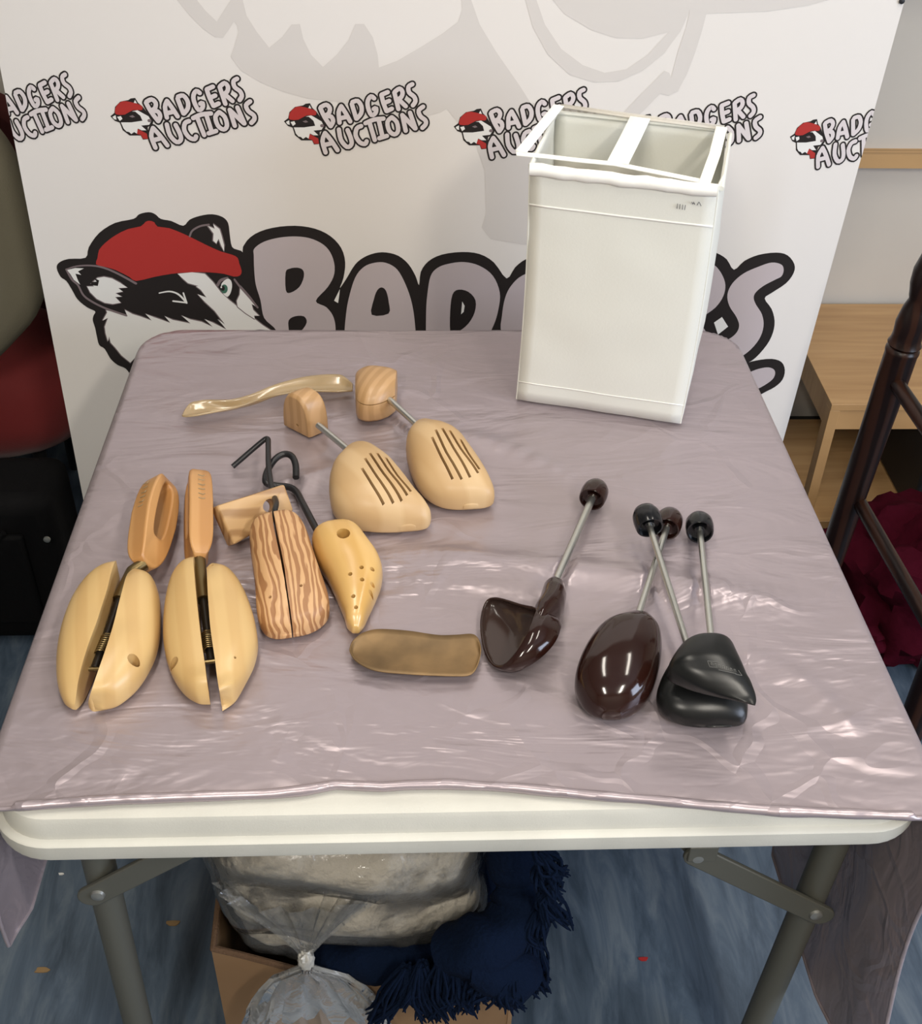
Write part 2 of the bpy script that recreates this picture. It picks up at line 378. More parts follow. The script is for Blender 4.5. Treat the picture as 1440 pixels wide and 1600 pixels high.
P.poly(BK, r7([(-900,900),(0,880),(200,880),(294,862),(330,835),(400,813),(500,802),(562,822),(583,872),(568,932),(520,978),(450,1015),(415,1045),(448,1100),(478,1165),(474,1230),(440,1320),(380,1400),(280,1450),(0,1480),(-900,1550)]), 1.3, 3)
P.poly(WH, [(466,402),(484,413),(490,372),(492,350)], 1.6)
Bf = [(105,200),(107,168),(150,137),(220,118),(300,113),(370,125),(430,160),(462,215),(467,280),(438,340),(384,403),(432,432),(465,480),(472,550),(450,620),(380,680),(250,700),(218,640),(208,540),(152,480),(135,400),(114,330),(107,265)]
P.poly(LI, Bf, 2.6, 4)
for h in ([(248,275),(265,258),(300,253),(326,264),(330,295),(310,340),(270,366),(249,355)], [(262,490),(290,472),(330,472),(343,500),(315,540),(268,556),(262,530)]): P.poly(BK, h, 3.2, 3)
P.poly(LI, [(513,550),(518,480),(530,400),(560,300),(600,250),(650,231),(700,232),(750,262),(788,330),(815,410),(829,500),(833,600),(810,650),(760,640),(720,600),(650,600),(620,650),(560,670),(515,630)], 2.6, 4)
P.poly(BK, [(635,465),(645,395),(660,355),(680,342),(700,358),(712,410),(711,460)], 3.2, 3)
P.poly(BK, [(640,548),(718,542),(720,640),(630,640)], 3.2)
P.poly(LI, [(880,600),(880,450),(886,370),(900,292),(930,255),(980,236),(1050,228),(1120,245),(1180,290),(1211,365),(1205,440),(1180,520),(1120,620),(980,690),(890,690)], 2.6, 4)
P.poly(BK, [(988,540),(988,450),(998,375),(1025,352),(1070,362),(1102,400),(1098,455),(1070,505),(1030,538),(1000,549)], 3.2, 3)
P.poly(WH, [(1037,463),(1042,405),(1053,425),(1049,452)], 3.8)
P.poly(LI, [(1221,550),(1221,470),(1235,390),(1262,335),(1310,290),(1390,265),(1470,300),(1500,400),(1500,560),(1420,650),(1300,660)], 2.6, 4)
P.poly(LI, [(1570,360),(1640,270),(1780,240),(1800,330),(1700,380),(1700,430),(1780,440),(1790,520),(1700,560),(1800,600),(1780,660),(1600,660),(1560,560)], 2.6, 4)
P.poly(LI, r7([(-200,300),(-60,215),(60,190),(105,200),(150,222),(190,275),(211,340),(198,410),(150,480),(60,557),(95,640),(180,760),(60,820),(-150,800),(-220,600)]), 2.6, 4)
P.poly(WH, r7([(140,575),(190,540),(228,600),(165,650)]), 3.2)
P.poly(LI, r7([(575,245),(560,212),(500,200),(420,225),(325,268),(255,330),(224,400),(236,470),(280,540),(297,595),(275,645),(215,688),(100,740),(120,800),(270,800),(350,760),(420,682),(449,600),(440,525),(402,462),(388,420),(402,385),(450,345),(520,308),(562,285)]), 2.6, 4)
P.poly(LI, r7([(100,1000),(240,960),(320,908),(400,870),(470,855),(510,865),(522,892),(505,930),(450,970),(370,1015),(330,1080),(370,1180),(360,1280),(280,1340),(100,1350),(60,1200)]), 2.6, 4)
P.build('printed_lettering', 'large lilac bubble lettering with thick black outline')

# small logos, one shape repeated along the banner
def small_logo(anchor, sx, ax):
    base = at(444, 190, y=BY); q = at(*anchor, y=BY)
    P = Print((430, 110, 5.538), (q.x-base.x, q.z-base.z), sx, at(ax, 190, y=BY).x)
    P.poly(BK, [(75,440),(112,412),(122,360),(170,315),(240,302),(262,288),(300,283),(322,325),(355,355),(400,420),(440,475),(428,512),(385,532),(385,635),(335,640),(318,605),(225,605),(170,560),(150,495),(110,480)], 1)
    P.poly(WH, [(92,445),(120,430),(125,470),(105,465)], 2); P.poly(WH, [(285,325),(297,300),(312,330)], 2)
    P.poly(WH, [(160,492),(250,492),(345,478),(330,435),(290,400),(262,398),(310,388),(400,440),(420,480),(400,513),(330,520),(372,560),(330,560),(300,545),(290,590),(265,575),(240,592),(222,575),(200,570),(178,545)], 2)
    P.poly(BK, [(175,485),(190,445),(245,405),(285,425),(340,475),(300,478),(240,492)], 2.6)
    P.poly(WH, [(132,445),(165,438),(176,462),(152,480)], 3); P.poly(GY, [(235,440),(265,430),(285,445),(260,452)], 3)
    P.poly(RD, [(118,402),(130,360),(183,312),(260,318),(345,345),(355,375),(340,388),(270,388),(200,425),(130,425)], 3, 2)
    P.poly(RD, [(298,548),(372,588),(378,632),(338,634),(320,600),(288,592)], 3)
    P.ell(GY, 405, 477, 17, 14, 3)
    L = [[(390,325),(425,400),(478,480)], [(395,315),(440,295),(472,325),(462,370),(432,388)], [(440,392),(485,400),(500,440),(480,480)],
         [(570,308),(548,360),(556,450)], [(570,308),(610,370),(648,440)], [(562,412),(612,402)],
         [(662,290),(700,415)], [(668,272),(712,262),(745,310),(742,370),(705,415)],
         [(855,240),(828,222),(800,260),(802,320),(832,385),(868,365),(872,325),(852,332)],
         [(918,212),(935,280),(962,350)], [(920,208),(972,186)], [(942,280),(985,262)], [(965,350),(1008,330)],
         [(1030,190),(1065,332)], [(1035,182),(1075,155),(1100,185),(1092,225),(1062,250)], [(1072,255),(1128,308)],
         [(1185,118),(1152,140),(1158,190),(1200,225),(1212,265),(1190,300)],
         [(430,540),(408,610),(435,708)], [(430,540),(480,600),(538,688)], [(420,645),(480,630)],
         [(550,510),(568,600),(620,660),(658,640),(655,590),(625,515)],
         [(742,480),(705,500),(695,560),(730,620),(775,635),(790,612)],
         [(780,455),(850,425),(935,415)], [(818,460),(860,600)], [(895,430),(928,575)], [(900,585),(965,565)],
         [(1005,405),(970,445),(985,520),(1030,552),(1062,520),(1050,445),(1008,405)],
         [(1098,385),(1128,520)], [(1098,385),(1208,500)], [(1165,365),(1212,500)],
         [(1278,312),(1240,345),(1255,395),(1298,430),(1300,465),(1272,495)]]
    for i, s in enumerate(L): P.stroke(BK, s, 33.5, 3.6+i*0.012, 3)
    for i, s in enumerate(L): P.stroke(LS, s, 19, 4.4+i*0.012, 3)
    return P
for i, a in enumerate([(-97, 176), (173, 182), (444, 190), (709, 198), (972, 206), (1234, 214)]):
    small_logo(a, (0.86, 1, 1, 1, 1, 0.90)[i], (672, 444, 444, 444, 444, 444)[i]).build('printed_logo', ['small printed logo cut off by the left edge', 'small printed logo, leftmost whole one', 'small printed logo in the middle of the row', 'small printed logo left of the hamper', 'small printed logo behind the hamper', 'small printed logo cut off by the right edge'][i])

# ================================================================= FOLDING TABLE
H = 0.435; D = 0.87
def warp(p):      # the old table is a touch wider at the front than at the back
    p.x *= 1.030-0.040*min(1.3, max(-0.2, p.y/D)); return p
M_plas = mat('white_plastic', (0.56, 0.55, 0.49), 0.5, var=(9, 0.10), bump=(500, 0.25, 0.0006))
M_steel = mat('grey_green_steel', (0.115, 0.115, 0.095), 0.5, 0.3, bump=(80, 0.05, 0.0005))
M_bolt = mat('dull_bolt', (0.4, 0.4, 0.37), 0.4, 0.8)
table = thing('folding_table', 'square white plastic folding table with grey steel legs under the cloth', 'table', (0, D/2, 0))
def rrect(off, z, R=0.06, n=10):
    x0, x1, y0, y1 = -H-off, H+off, -off, D+off; r = max(0.004, R+off); out = []
    for cx, cy, a0 in ((x1-r, y0+r, -90), (x1-r, y1-r, 0), (x0+r, y1-r, 90), (x0+r, y0+r, 180)):
        for k in range(n+1):
            a = math.radians(a0+90*k/n); out.append(warp(Vector((cx+r*math.cos(a), cy+r*math.sin(a), z))))
    return out
g = G(); g.loft([rrect(-0.05, 0.692), rrect(-0.012, 0.692), rrect(-0.001, 0.690), rrect(0.000, 0.694), rrect(0.000, 0.7095), rrect(-0.002, 0.7115), rrect(-0.0075, 0.7125), rrect(-0.0095, 0.731), rrect(-0.012, 0.7365), rrect(-0.017, 0.7383), rrect(-0.024, 0.7385), rrect(-0.1, 0.7385)])
obj('tabletop', g, M_plas, table)
# each leg folds inwards on its own hinged brace
for (sx, ly) in ((-1, 0.115), (1, 0.115), (-1, 0.76), (1, 0.76)):
    lx0, lx1 = (0.388, 0.403) if sx < 0 else (0.425, 0.400)
    if ly > 0.5: lx0, lx1 = 0.395, 0.38
    top = Vector((sx*lx0, ly, 0.69)); bot = Vector((sx*lx1, ly, 0.02))
    lg = obj('leg', G().tube([top, bot], 0.0175, 20), M_steel, table)
    obj('foot', G().tube([bot+Vector((0, 0, 0.03)), bot-Vector((0, 0, 0.02))], 0.0205, 20), M_black, lg)
    zl = 0.497 if sx < 0 else 0.428
    a = top.lerp(bot, (0.69-zl)/0.67); yo = -0.021
    hinge = a+Vector((-sx*0.155, 0, 0.115)); end = Vector((hinge.x-sx*0.12, ly, 0.69))
    def bar(p, q, wd, th, yy):
        d = (q-p).normalized(); n = Vector((-d.z, 0, d.x)); o = Vector((0, th/2, 0)); c = Vector((0, yy, 0)); G_ = G(); ring = []
        for (cen, a0) in ((q, -90), (p, 90)):
            for k in range(9):
                an = math.radians(a0+180*k/8); ring.append(cen+d*math.cos(an)*wd+n*math.sin(an)*wd+c)
        return G_.loft([[r-o for r in ring], [r+o for r in ring]])
    br = obj('brace', bar(a+Vector((sx*0.008, 0, -0.006)), hinge, 0.0155, 0.006, yo), M_steel, table, bevel=0.0015)
    obj('brace_arm', bar(hinge, end, 0.0115, 0.005, yo+0.009), M_steel, br, bevel=0.001)
    obj('rivet', G().lathe(a+Vector((0, yo-0.003, 0)), (0, -1, 0), [(0.008, 0), (0.007, 0.003), (0.003, 0.0045), (0, 0.005)]), M_bolt, br)
    obj('rivet', G().lathe(hinge+Vector((0, yo-0.003, 0)), (0, -1, 0), [(0.007, 0), (0.006, 0.003), (0, 0.004)]), M_bolt, br)
    obj('latch', G().box((hinge.x-0.012, ly+yo-0.006, hinge.z-0.004), (hinge.x+0.02, ly+yo-0.003, hinge.z+0.022)), M_steel, br, bevel=0.002)

# ================================================================= CLOTH
m = bpy.data.materials.new('satin_cloth'); m.use_nodes = True; M_satin = m
nt = m.node_tree; b = nt.nodes['Principled BSDF']
b.inputs['Base Color'].default_value = (0.385, 0.325, 0.345, 1); b.inputs['Roughness'].default_value = 0.33
b.inputs['Metallic'].default_value = 0.45; b.inputs['Specular IOR Level'].default_value = 0.6
b.inputs['Anisotropic'].default_value = 0.3
tc = nt.nodes.new('ShaderNodeTexCoord')
def nz(scale, rot, st, det, dis):
    mp = nt.nodes.new('ShaderNodeMapping'); mp.inputs['Rotation'].default_value = (0, 0, rot); mp.inputs['Scale'].default_value = st
    n = nt.nodes.new('ShaderNodeTexNoise'); n.inputs['Scale'].default_value = scale; n.inputs['Detail'].default_value = det; n.inputs['Distortion'].default_value = dis
    nt.links.new(tc.outputs['Object'], mp.inputs[0]); nt.links.new(mp.outputs[0], n.inputs['Vector']); return n
n1 = nz(7, 0.4, (0.6, 1.6, 1), 3, 1.6); n2 = nz(24, -0.6, (0.5, 1.4, 1), 2, 1.2)
ad = nt.nodes.new('ShaderNodeMath'); ad.operation = 'MULTIPLY_ADD'; ad.inputs[1].default_value = 0.15
nt.links.new(n2.outputs['Fac'], ad.inputs[0]); nt.links.new(n1.outputs['Fac'], ad.inputs[2])
vo = nt.nodes.new('ShaderNodeTexVoronoi'); vo.feature = 'DISTANCE_TO_EDGE'; vo.inputs['Scale'].default_value = 9.0
mv = nt.nodes.new('ShaderNodeVectorMath'); mv.operation = 'MULTIPLY_ADD'; mv.inputs[1].default_value = (0.16, 0.16, 0.16)
nv = nz(6, 0.2, (1, 1, 1), 2, 0.5); nt.links.new(nv.outputs['Color'], mv.inputs[0]); nt.links.new(tc.outputs['Object'], mv.inputs[2]); nt.links.new(mv.outputs[0], vo.inputs['Vector'])
mr = nt.nodes.new('ShaderNodeMapRange'); mr.inputs['From Max'].default_value = 0.09; mr.inputs['To Min'].default_value = 0.16; mr.inputs['To Max'].default_value = 0.0
nt.links.new(vo.outputs['Distance'], mr.inputs['Value'])
nm = nz(3.5, 0.9, (1, 1, 1), 1, 0.0); mm = nt.nodes.new('ShaderNodeMapRange'); mm.inputs['From Min'].default_value = 0.4; mm.inputs['From Max'].default_value = 0.62
nt.links.new(nm.outputs['Fac'], mm.inputs['Value'])
mu = nt.nodes.new('ShaderNodeMath'); mu.operation = 'MULTIPLY_ADD'; nt.links.new(mr.outputs[0], mu.inputs[0]); nt.links.new(mm.outputs[0], mu.inputs[1]); nt.links.new(ad.outputs[0], mu.inputs[2])
bp = nt.nodes.new('ShaderNodeBump'); bp.inputs['Strength'].default_value = 0.75; bp.inputs['Distance'].default_value = 0.009
nt.links.new(mu.outputs[0], bp.inputs['Height']); nt.links.new(bp.outputs[0], b.inputs['Normal'])

hem_px = [(-30,1266),(60,1262),(200,1252),(330,1247),(430,1243),(480,1238),(530,1229),(600,1232),(640,1229),(700,1228),(800,1234),(900,1244),(1000,1252),(1100,1261),(1200,1270),(1300,1274),(1415,1279)]
HX = [at(u, v, z=0.742) for u, v in hem_px]
hx = [p.x for p in HX]; hy = [p.y for p in HX]
def hem(x):
    if x <= hx[0]: return hy[0]
    if x >= hx[-1]: return hy[-1]+(x-hx[-1])*0.0
    return float(np.interp(x, hx, hy))
ridges = []
for pts, wd, ht in (([(590,862),(700,872),(800,882),(900,892),(1000,905),(1120,925),(1240,940)], 0.022, 0.0105),
                    ([(585,650),(650,675),(760,690),(900,748)], 0.016, 0.0065),
                    ([(300,805),(380,790),(470,752),(560,722),(620,712)], 0.016, 0.0065),
                    ([(620,905),(760,915),(860,925)], 0.017, 0.0055),
                    ([(930,960),(1000,1000),(1010,1120)], 0.010, 0.003),
                    ([(1130,1010),(1240,1060),(1330,1150)], 0.012, 0.003)):
    q = cat([at(u, v, z=TZ) for u, v in pts], 6); ridges.append(([(p.x, p.y) for p in q], wd, ht))
RA = [(np.array(q), wd, ht) for q, wd, ht in ridges]
def ridge_h(x, y):
    h = 0.0
    for q, wd, ht in RA:
        d2 = (q[:, 0]-x)**2+(q[:, 1]-y)**2; i = int(d2.argmin()); d = math.sqrt(d2[i])
        if d < wd*3.2:
            e = min(i, len(q)-1-i)/(len(q)*0.18); h += ht*math.exp(-(d/wd)**2)*min(1, e+0.05)
    return h
def cloth_pt(X, Y):
    R = 0.055; cx = min(max(X, -H+R), H-R); cy = min(max(Y, -5), D-R)     # front side is open
    dx, dy = X-cx, Y-cy
    d = math.hypot(dx, dy)
    if d <= R+1e-9:
        bz = noise.noise(Vector((X*5, Y*9, 0.3)))*0.0012+noise.noise(Vector((X*14+3, Y*22, 1.3)))*0.0006
        return Vector((X, Y, 0.7405+0.0012+bz*0.8+ridge_h(X, Y)))
    nx, ny = dx/d, dy/d; o = d-R; r = 0.014
    wob = math.sin(Y*21+X*7)*0.012+math.sin(Y*43+1.0)*0.005+noise.noise(Vector((X*3, Y*7, 3)))*0.014
    if o < r*PI/2: a = o/r; out, dz = r*math.sin(a)*0.55, r*(1-math.cos(a))
    else: h = o-r*PI/2; out, dz = r*0.55-h*0.02+wob*min(1, h*5)*(0.5+h), r+h
    out = max(out, 0.003)
    return Vector((cx+nx*(R+out), cy+ny*(R+out), 0.7417-dz))
NX, NY = 300, 210
X0, X1 = -H-0.222, H+0.49; Y1 = D+0.3
g = G(); rows = []
for j in range(NY+1):
    t = j/NY; row = []
    for i in range(NX+1):
        X = X0+(X1-X0)*i/NX; y0 = hem(X)
        if X > H: y0 = hem(H)-0.012+0.03*math.sin((X-H)*9)
        if X < -H: y0 = hem(-H)+0.01-0.02*math.sin((-H-X)*10)
        tt = t**1.25
        p = warp(cloth_pt(X, y0+(Y1-y0)*tt))
        if X > H-0.02 and t < 0.2:           # the front corner of the drape swings forward off the table edge
            k = (1-t/0.2)**2*min(1, (X-H+0.02)/0.1); p += Vector((0.012*k, -0.015*k, 0))
        row.append(p)
    rows.append(row)
flat = [p for r in rows for p in r]
fs = [(j*(NX+1)+i, j*(NX+1)+i+1, (j+1)*(NX+1)+i+1, (j+1)*(NX+1)+i) for j in range(NY) for i in range(NX)]
g.add(flat, fs)
cloth = obj('tablecloth', g, M_satin, clean=False, origin=(0, D/2, 0.74))
cloth.data.set_sharp_from_angle(angle=math.radians(180))
tag(cloth, 'lilac grey satin cloth draped over the folding table, short at the front', 'tablecloth')
md = cloth.modifiers.new('thickness', 'SOLIDIFY'); md.thickness = 0.0012; md.offset = 0
# rolled hem along the cut front edge and down both drops
hp = []
for i, p in enumerate(rows[0]):
    hp.append(p+Vector((0, 0, 0.0030 if abs(p.x) < H-.02 else 0)))
hr = [(0.0048+0.0012*noise.noise(Vector((i*0.12, 0, 0)))) if abs(hp[i].x) < H-.02 else 0.0024 for i in range(len(hp))]
obj('hem', G().tube(hp, hr, 12), M_satin, cloth, origin=(0, D/2, 0.74))
hp2 = [r[-1] for r in rows[::3]]; obj('hem', G().tube(hp2, 0.0028, 8), M_satin, cloth, origin=(0, D/2, 0.74))
hp3 = [r[0] for r in rows[::3]]; obj('hem', G().tube(hp3, 0.0028, 8), M_satin, cloth, origin=(0, D/2, 0.74))

# ================================================================= SHOE TREES: shared builders
def section(L, R, zb, zt, mode='full', m=28, pw=0.75, pb=0.45):
    """closed ring between the left and right outline points, standing upright"""
    c = (L+R)/2; lat = (R-L); hw = lat.length/2; lat = lat.normalized() if hw > 1e-6 else Vector((1, 0, 0))
    zc = zb+(zt-zb)*0.36; out = []
    for k in range(m):
        a = 2*PI*k/m
        if mode == 'full':
            ca, sa = math.cos(a), math.sin(a)
            x = hw*math.copysign(abs(ca)**(pw if sa > 0 else pb+0.15), ca)
            z = zc+((zt-zc)*abs(sa)**pw if sa >= 0 else -(zc-zb)*abs(sa)**pb)
        else:
            sg = -1 if mode == 'L' else 1              # flat wall on the other side
            n1 = m-6
            if k < n1:
                aa = -PI/2+PI*k/(n1-1); ca, sa = math.cos(aa), math.sin(aa)
                x = sg*(2*hw*abs(ca)**0.8)-sg*hw
                z = zc+((zt-zc)*abs(sa)**0.85 if sa >= 0 else -(zc-zb)*abs(sa)**0.5)
            else:
                f = (k-n1+1)/7; x = -sg*hw; z = zt+(zb-zt)*f
        out.append(Vector((c.x+lat.x*x, c.y+lat.y*x, z)))
    return out
def body(tr, st, mode='full', m=28, sub=5, pw=0.75, plain=False):
    """st rows: (Lx, Ly, Rx, Ry, zb, zt) heel to toe, outline points read from the photograph"""
    ox, oy, sc = tr; rows = []
    for i_, (a, b_, c, d, zb, zt) in enumerate(st):
        fr0 = 0.4
        if mode == 'full' and not plain:
            fr0 = (0.95, 0.75, 0.55)[i_] if i_ < 3 else 0.4
        zm = TZ+zb+(zt-zb)*fr0; zL = TZ+zt if mode == 'R' else zm; zR = TZ+zb+0.3*(zt-zb) if mode == 'L' else zm
        L = at(ox+a/sc, oy+b_/sc, z=zL); R = at(ox+c/sc, oy+d/sc, z=zR); rows.append((L.x, L.y, R.x, R.y, TZ+zb, TZ+zt))
    A = np.array(rows); n = len(A); out = []
    for i in range(n-1):
        p0, p1, p2, p3 = A[max(i-1, 0)], A[i], A[i+1], A[min(i+2, n-1)]
        for k in range(sub):
            t = k/sub; out.append(0.5*(2*p1+(p2-p0)*t+(2*p0-5*p1+4*p2-p3)*t*t+(3*p1-p0-3*p2+p3)*t**3))
    out.append(A[-1])
    if mode == 'full' and not plain:      # round the toe off
        a, b_ = out[-1], out[-4]; w_ = math.hypot(a[2]-a[0], a[3]-a[1]); h_ = a[5]-a[4]
        dx, dy = (a[0]+a[2]-b_[0]-b_[2])/2, (a[1]+a[3]-b_[1]-b_[3])/2; dl = math.hypot(dx, dy) or 1; dx, dy = dx/dl, dy/dl
        cx, cy = (a[0]+a[2])/2, (a[1]+a[3])/2; st_ = 0.0015
        for k_, f_ in ((0.96, 0.28), (0.87, 0.5), (0.7, 0.72), (0.5, 0.87), (0.28, 0.96), (0.06, 1.0)):
            out.append(np.array([cx+(a[0]-cx)*k_+dx*st_*f_, cy+(a[1]-cy)*k_+dy*st_*f_, cx+(a[2]-cx)*k_+dx*st_*f_, cy+(a[3]-cy)*k_+dy*st_*f_, a[4]+h_*0.36*(1-k_), a[5]-h_*0.64*(1-k_)]))
    return G().loft([section(Vector((r[0], r[1], 0)), Vector((r[2], r[3], 0)), max(r[4], TZ), max(r[5], r[4]+0.002), mode, m, pw) for r in out])
def px(tr, X, Y, z): return at(tr[0]+X/tr[2], tr[1]+Y/tr[2], z=TZ+z)
M_beech = wood('pale_beech', (0.56, 0.36, 0.145), (0.605, 0.405, 0.17), 12, 3.0, 0.2, 0.42, 0.25, (1, 0.15, 0.6))
M_beech_h = wood('orange_beech_handle', (0.47, 0.23, 0.075), (0.55, 0.29, 0.105), 12, 2.5, 0.1, 0.4, 0.3, (1, 0.15, 0.6))
M_brass = mat('old_brass', (0.20, 0.145, 0.065), 0.35, 0.9)
M_dark = mat('dark_steel', (0.05, 0.045, 0.04), 0.35, 0.8)
M_zinc = mat('zinc_steel', (0.62, 0.62, 0.58), 0.28, 0.95)
M_dull = mat('worn_ink', (0.28, 0.22, 0.12), 0.6)

TA = (60, 720, 3.81)
def stretcher(label, stL, stR, tilt, h0, h1, stem, spring, pin, holes, lean):
    c = px(TA, (stL[4][0]+stR[4][2])/2, stL[4][1], 0); root = thing('shoe_stretcher', label, 'shoe stretcher', (c.x, c.y, TZ), 'pale wooden split shoe stretchers')
    gl = body(TA, stL, 'L'); gr = body(TA, stR, 'R')
    bl = obj('toe_block', gl, M_beech, root); br_ = obj('toe_block', gr, M_beech, root)
    for (side, X, Y, r) in holes:
        p = px(TA, X, Y, 0.02); o = bl if side == 'L' else br_
        carve(o, G().tube([p+Vector((0, 0, -0.006)), p+Vector((0, 0, 0.05))], r, 14))
    # handle: thick board with a long finger slot, on edge
    a = px(TA, *h0, 0.026); b_ = px(TA, *h1, 0.028); ax = (b_-a).normalized(); L = (b_-a).length
    side = Vector((ax.y, -ax.x, 0)).normalized(); W = (Vector((0, 0, 1))*math.cos(tilt)+side*math.sin(tilt)*-1).normalized(); N = ax.cross(W).normalized()
    def loop(l0, l1, w0, w1, off, flat=False):
        out = []; m = 32
        for k in range(m):
            t = 2*PI*k/m; ca, sa = math.cos(t), math.sin(t)
            l = (l0+l1)/2+(l1-l0)/2*math.copysign(abs(ca)**(0.5 if (flat and ca < 0) else 0.85), ca)
            wd = (w1-w0)/2*math.copysign(abs(sa)**(0.45 if ca < 0 else 0.7), sa)+(w0+w1)/2
            if flat: wd *= 0.72+0.28*min(1, max(0, l/(L*0.45)))
            e_ = abs(2*l/L-1)**8; out.append(a+ax*l+W*wd+N*off*max(0.5, math.sqrt(max(0, 1-0.75*e_))))
        return out
    th = 0.0135
    o1, o2 = loop(0, L, -0.024, 0.024, -th, True), loop(0, L, -0.024, 0.024, th, True)
    i1, i2 = loop(L*0.27, L*0.90, -0.0095, 0.0105, -th), loop(L*0.27, L*0.90, -0.0095, 0.0105, th)
    g = G(); m = 32; vs = o1+o2+i2+i1; f = []
    for r0, r1 in ((0, 1), (1, 2), (2, 3), (3, 0)):
        for k in range(m): f.append((r0*m+k, r0*m+(k+1) % m, r1*m+(k+1) % m, r1*m+k))
    g.add(vs, f); hd = obj('handle', g, M_beech_h, root, bevel=0.005, seg=3)
    # worn stamp on the narrow edge of the handle
    g = G()
    for i in range(6):
        c0 = a+ax*(L*(0.52+0.055*i))+W*0.0243
        g.tube([c0-N*0.0035+ax*0.001, c0+N*0.002-ax*0.001*(i % 2), c0+N*0.004+ax*0.0012], 0.0005, 5)
    obj('stamp', g, M_dull, hd)
    s0 = a+ax*0.004; pts = [s0]+[px(TA, X, Y, z) for X, Y, z in stem]
    st = obj('stem', G().tube(pts, 0.0075, 14), M_brass, root)
    e0 = pts[-1]; dd = (pts[-1]-pts[-2]).normalized()
    obj('spindle', G().tube([e0-dd*0.002, px(TA, *pin, 0.018)], 0.0042, 10), M_dark, st)
    sp = px(TA, *spring, 0.022); g = G(); coil = [sp+dd*(k/40*0.016-0.008)+(side*math.cos(k*0.9)+Vector((0, 0, 1))*math.sin(k*0.9))*0.0065 for k in range(60)]
    g.tube(coil, 0.0009, 6); obj('spring', g, M_brass, root)
    pp = px(TA, *pin, 0.02); obj('cross_pin', G().tube([pp-side*0.014, pp+side*0.014], 0.0022, 8), M_brass, root)
    return root
ZA = [(0.014, 0.040), (0.006, 0.046), (0.002, 0.049), (0.0, 0.049), (0.0, 0.047), (0.0, 0.044), (0.0, 0.039), (0.001, 0.032), (0.003, 0.022), (0.005, 0.012)]
def withz(rows, z): n = len(rows); return [(*r, *z[int(round(i*(len(z)-1)/(n-1)))]) for i, r in enumerate(rows)]
LA = [(415,672,478,668),(330,705,478,720),(260,765,462,800),(200,850,440,905),(158,945,405,1010),(130,1040,375,1105),(112,1150,330,1215),(108,1260,290,1320),(118,1350,262,1390),(150,1430,240,1440),(195,1470,222,1474)]
RA_ = [(530,672,600,672),(518,700,680,712),(500,765,718,800),(475,860,726,900),(450,960,722,1010),(420,1060,700,1120),(385,1165,655,1225),(348,1270,590,1325),(318,1360,500,1410),(302,1412,440,1450),(296,1445,380,1476)]
stretcher('split wooden shoe stretcher, leftmost on the cloth, handle turned to show its finger slot', withz(LA, ZA), withz(RA_, ZA), math.radians(32),
          (625, 628), (742, 118), [(560,660,0.024),(480,830,0.022)], (400,1085), (335,1240), [('R', 580, 1250, 0.0055)], 0)
LB = [(880,650,938,644),(825,680,940,690),(785,740,944,750),(763,810,950,820),(750,890,957,900),(742,990,967,1000),(745,1090,978,1100),(765,1190,990,1200),(805,1290,1005,1300),(865,1370,1014,1380),(940,1425,1020,1420),(990,1442,1022,1442)]
RB = [(1000,638,1060,640),(1002,660,1140,672),(1004,710,1195,730),(1008,790,1235,800),(1014,880,1270,890),(1022,980,1295,990),(1035,1080,1305,1090),(1050,1180,1285,1190),(1062,1280,1235,1300),(1075,1360,1190,1375),(1082,1395,1165,1415),(1092,1424,1142,1434)]
stretcher('split wooden shoe stretcher, second from left, handle standing edge-on', withz(LB, ZA), withz(RB, ZA), math.radians(-15),
          (955, 600), (948, 85), [(965,700,0.026),(982,830,0.024)], (1012,1065), (1028,1195), [('L', 812, 1225, 0.0045), ('R', 1178, 1232, 0.0012), ('R', 1048, 712, 0.0012)], 0)

# ---- slotted trees with heel knobs on a spring rod
TE = (260, 560, 2.667)
M_maple = wood('pale_maple', (0.53, 0.345, 0.165), (0.59, 0.405, 0.21), 6, 3.5, 0.6, 0.5, 0.12, (1, 0.2, 0.6))
M_heel = wood('tan_beech_heel', (0.42, 0.245, 0.105), (0.50, 0.30, 0.14), 24, 2.5, -0.5, 0.45, 0.2, (1, 0.2, 0.5))
def slots(o, lines, wd=0.0016, z0=0.018):
    for ln in lines:
        pts = cat([px(TE, X, Y, 0.04) for X, Y in ln], 4); g = G(); secs = []
        for i, p in enumerate(pts):
            t = (pts[min(i+1, len(pts)-1)]-pts[max(i-1, 0)]).normalized(); n = Vector((-t.y, t.x, 0))*wd
            a, b_ = p.copy(), p.copy(); lo, hi = TZ+z0, TZ+0.09
            secs.append([Vector((p.x-n.x, p.y-n.y, lo)), Vector((p.x+n.x, p.y+n.y, lo)), Vector((p.x+n.x, p.y+n.y, hi)), Vector((p.x-n.x, p.y-n.y, hi))])
        g.loft(secs); carve(o, g)
def rod(p, q, root, r=0.0042, name='rod'):
    d = (q-p); g = G(); g.tube([p, q], r, 14)
    up = Vector((0, 0, 1)); s = d.normalized().cross(up).normalized()
    return obj(name, g, M_zinc, root)
SE = [(772,350,828,344,0.012,0.034),(742,375,868,366,0.006,0.042),(715,425,905,412,0.002,0.050),(690,480,950,470,0.0,0.056),(677,535,998,525,0,0.058),(685,600,1045,585,0,0.056),(712,645,1082,622,0,0.050),(762,678,1101,650,0.0,0.042),(830,695,1100,672,0.001,0.034),(905,706,1085,692,0.003,0.025),(970,712,1040,706,0.006,0.016)]
c = px(TE, 860, 560, 0); t = thing('shoe_tree', 'slotted pale wooden shoe tree with domed heel block, left one of the slotted pair', 'shoe tree', (c.x, c.y, TZ), 'slotted wooden shoe trees')
toe = obj('toe_block', body(TE, SE), M_maple, t)
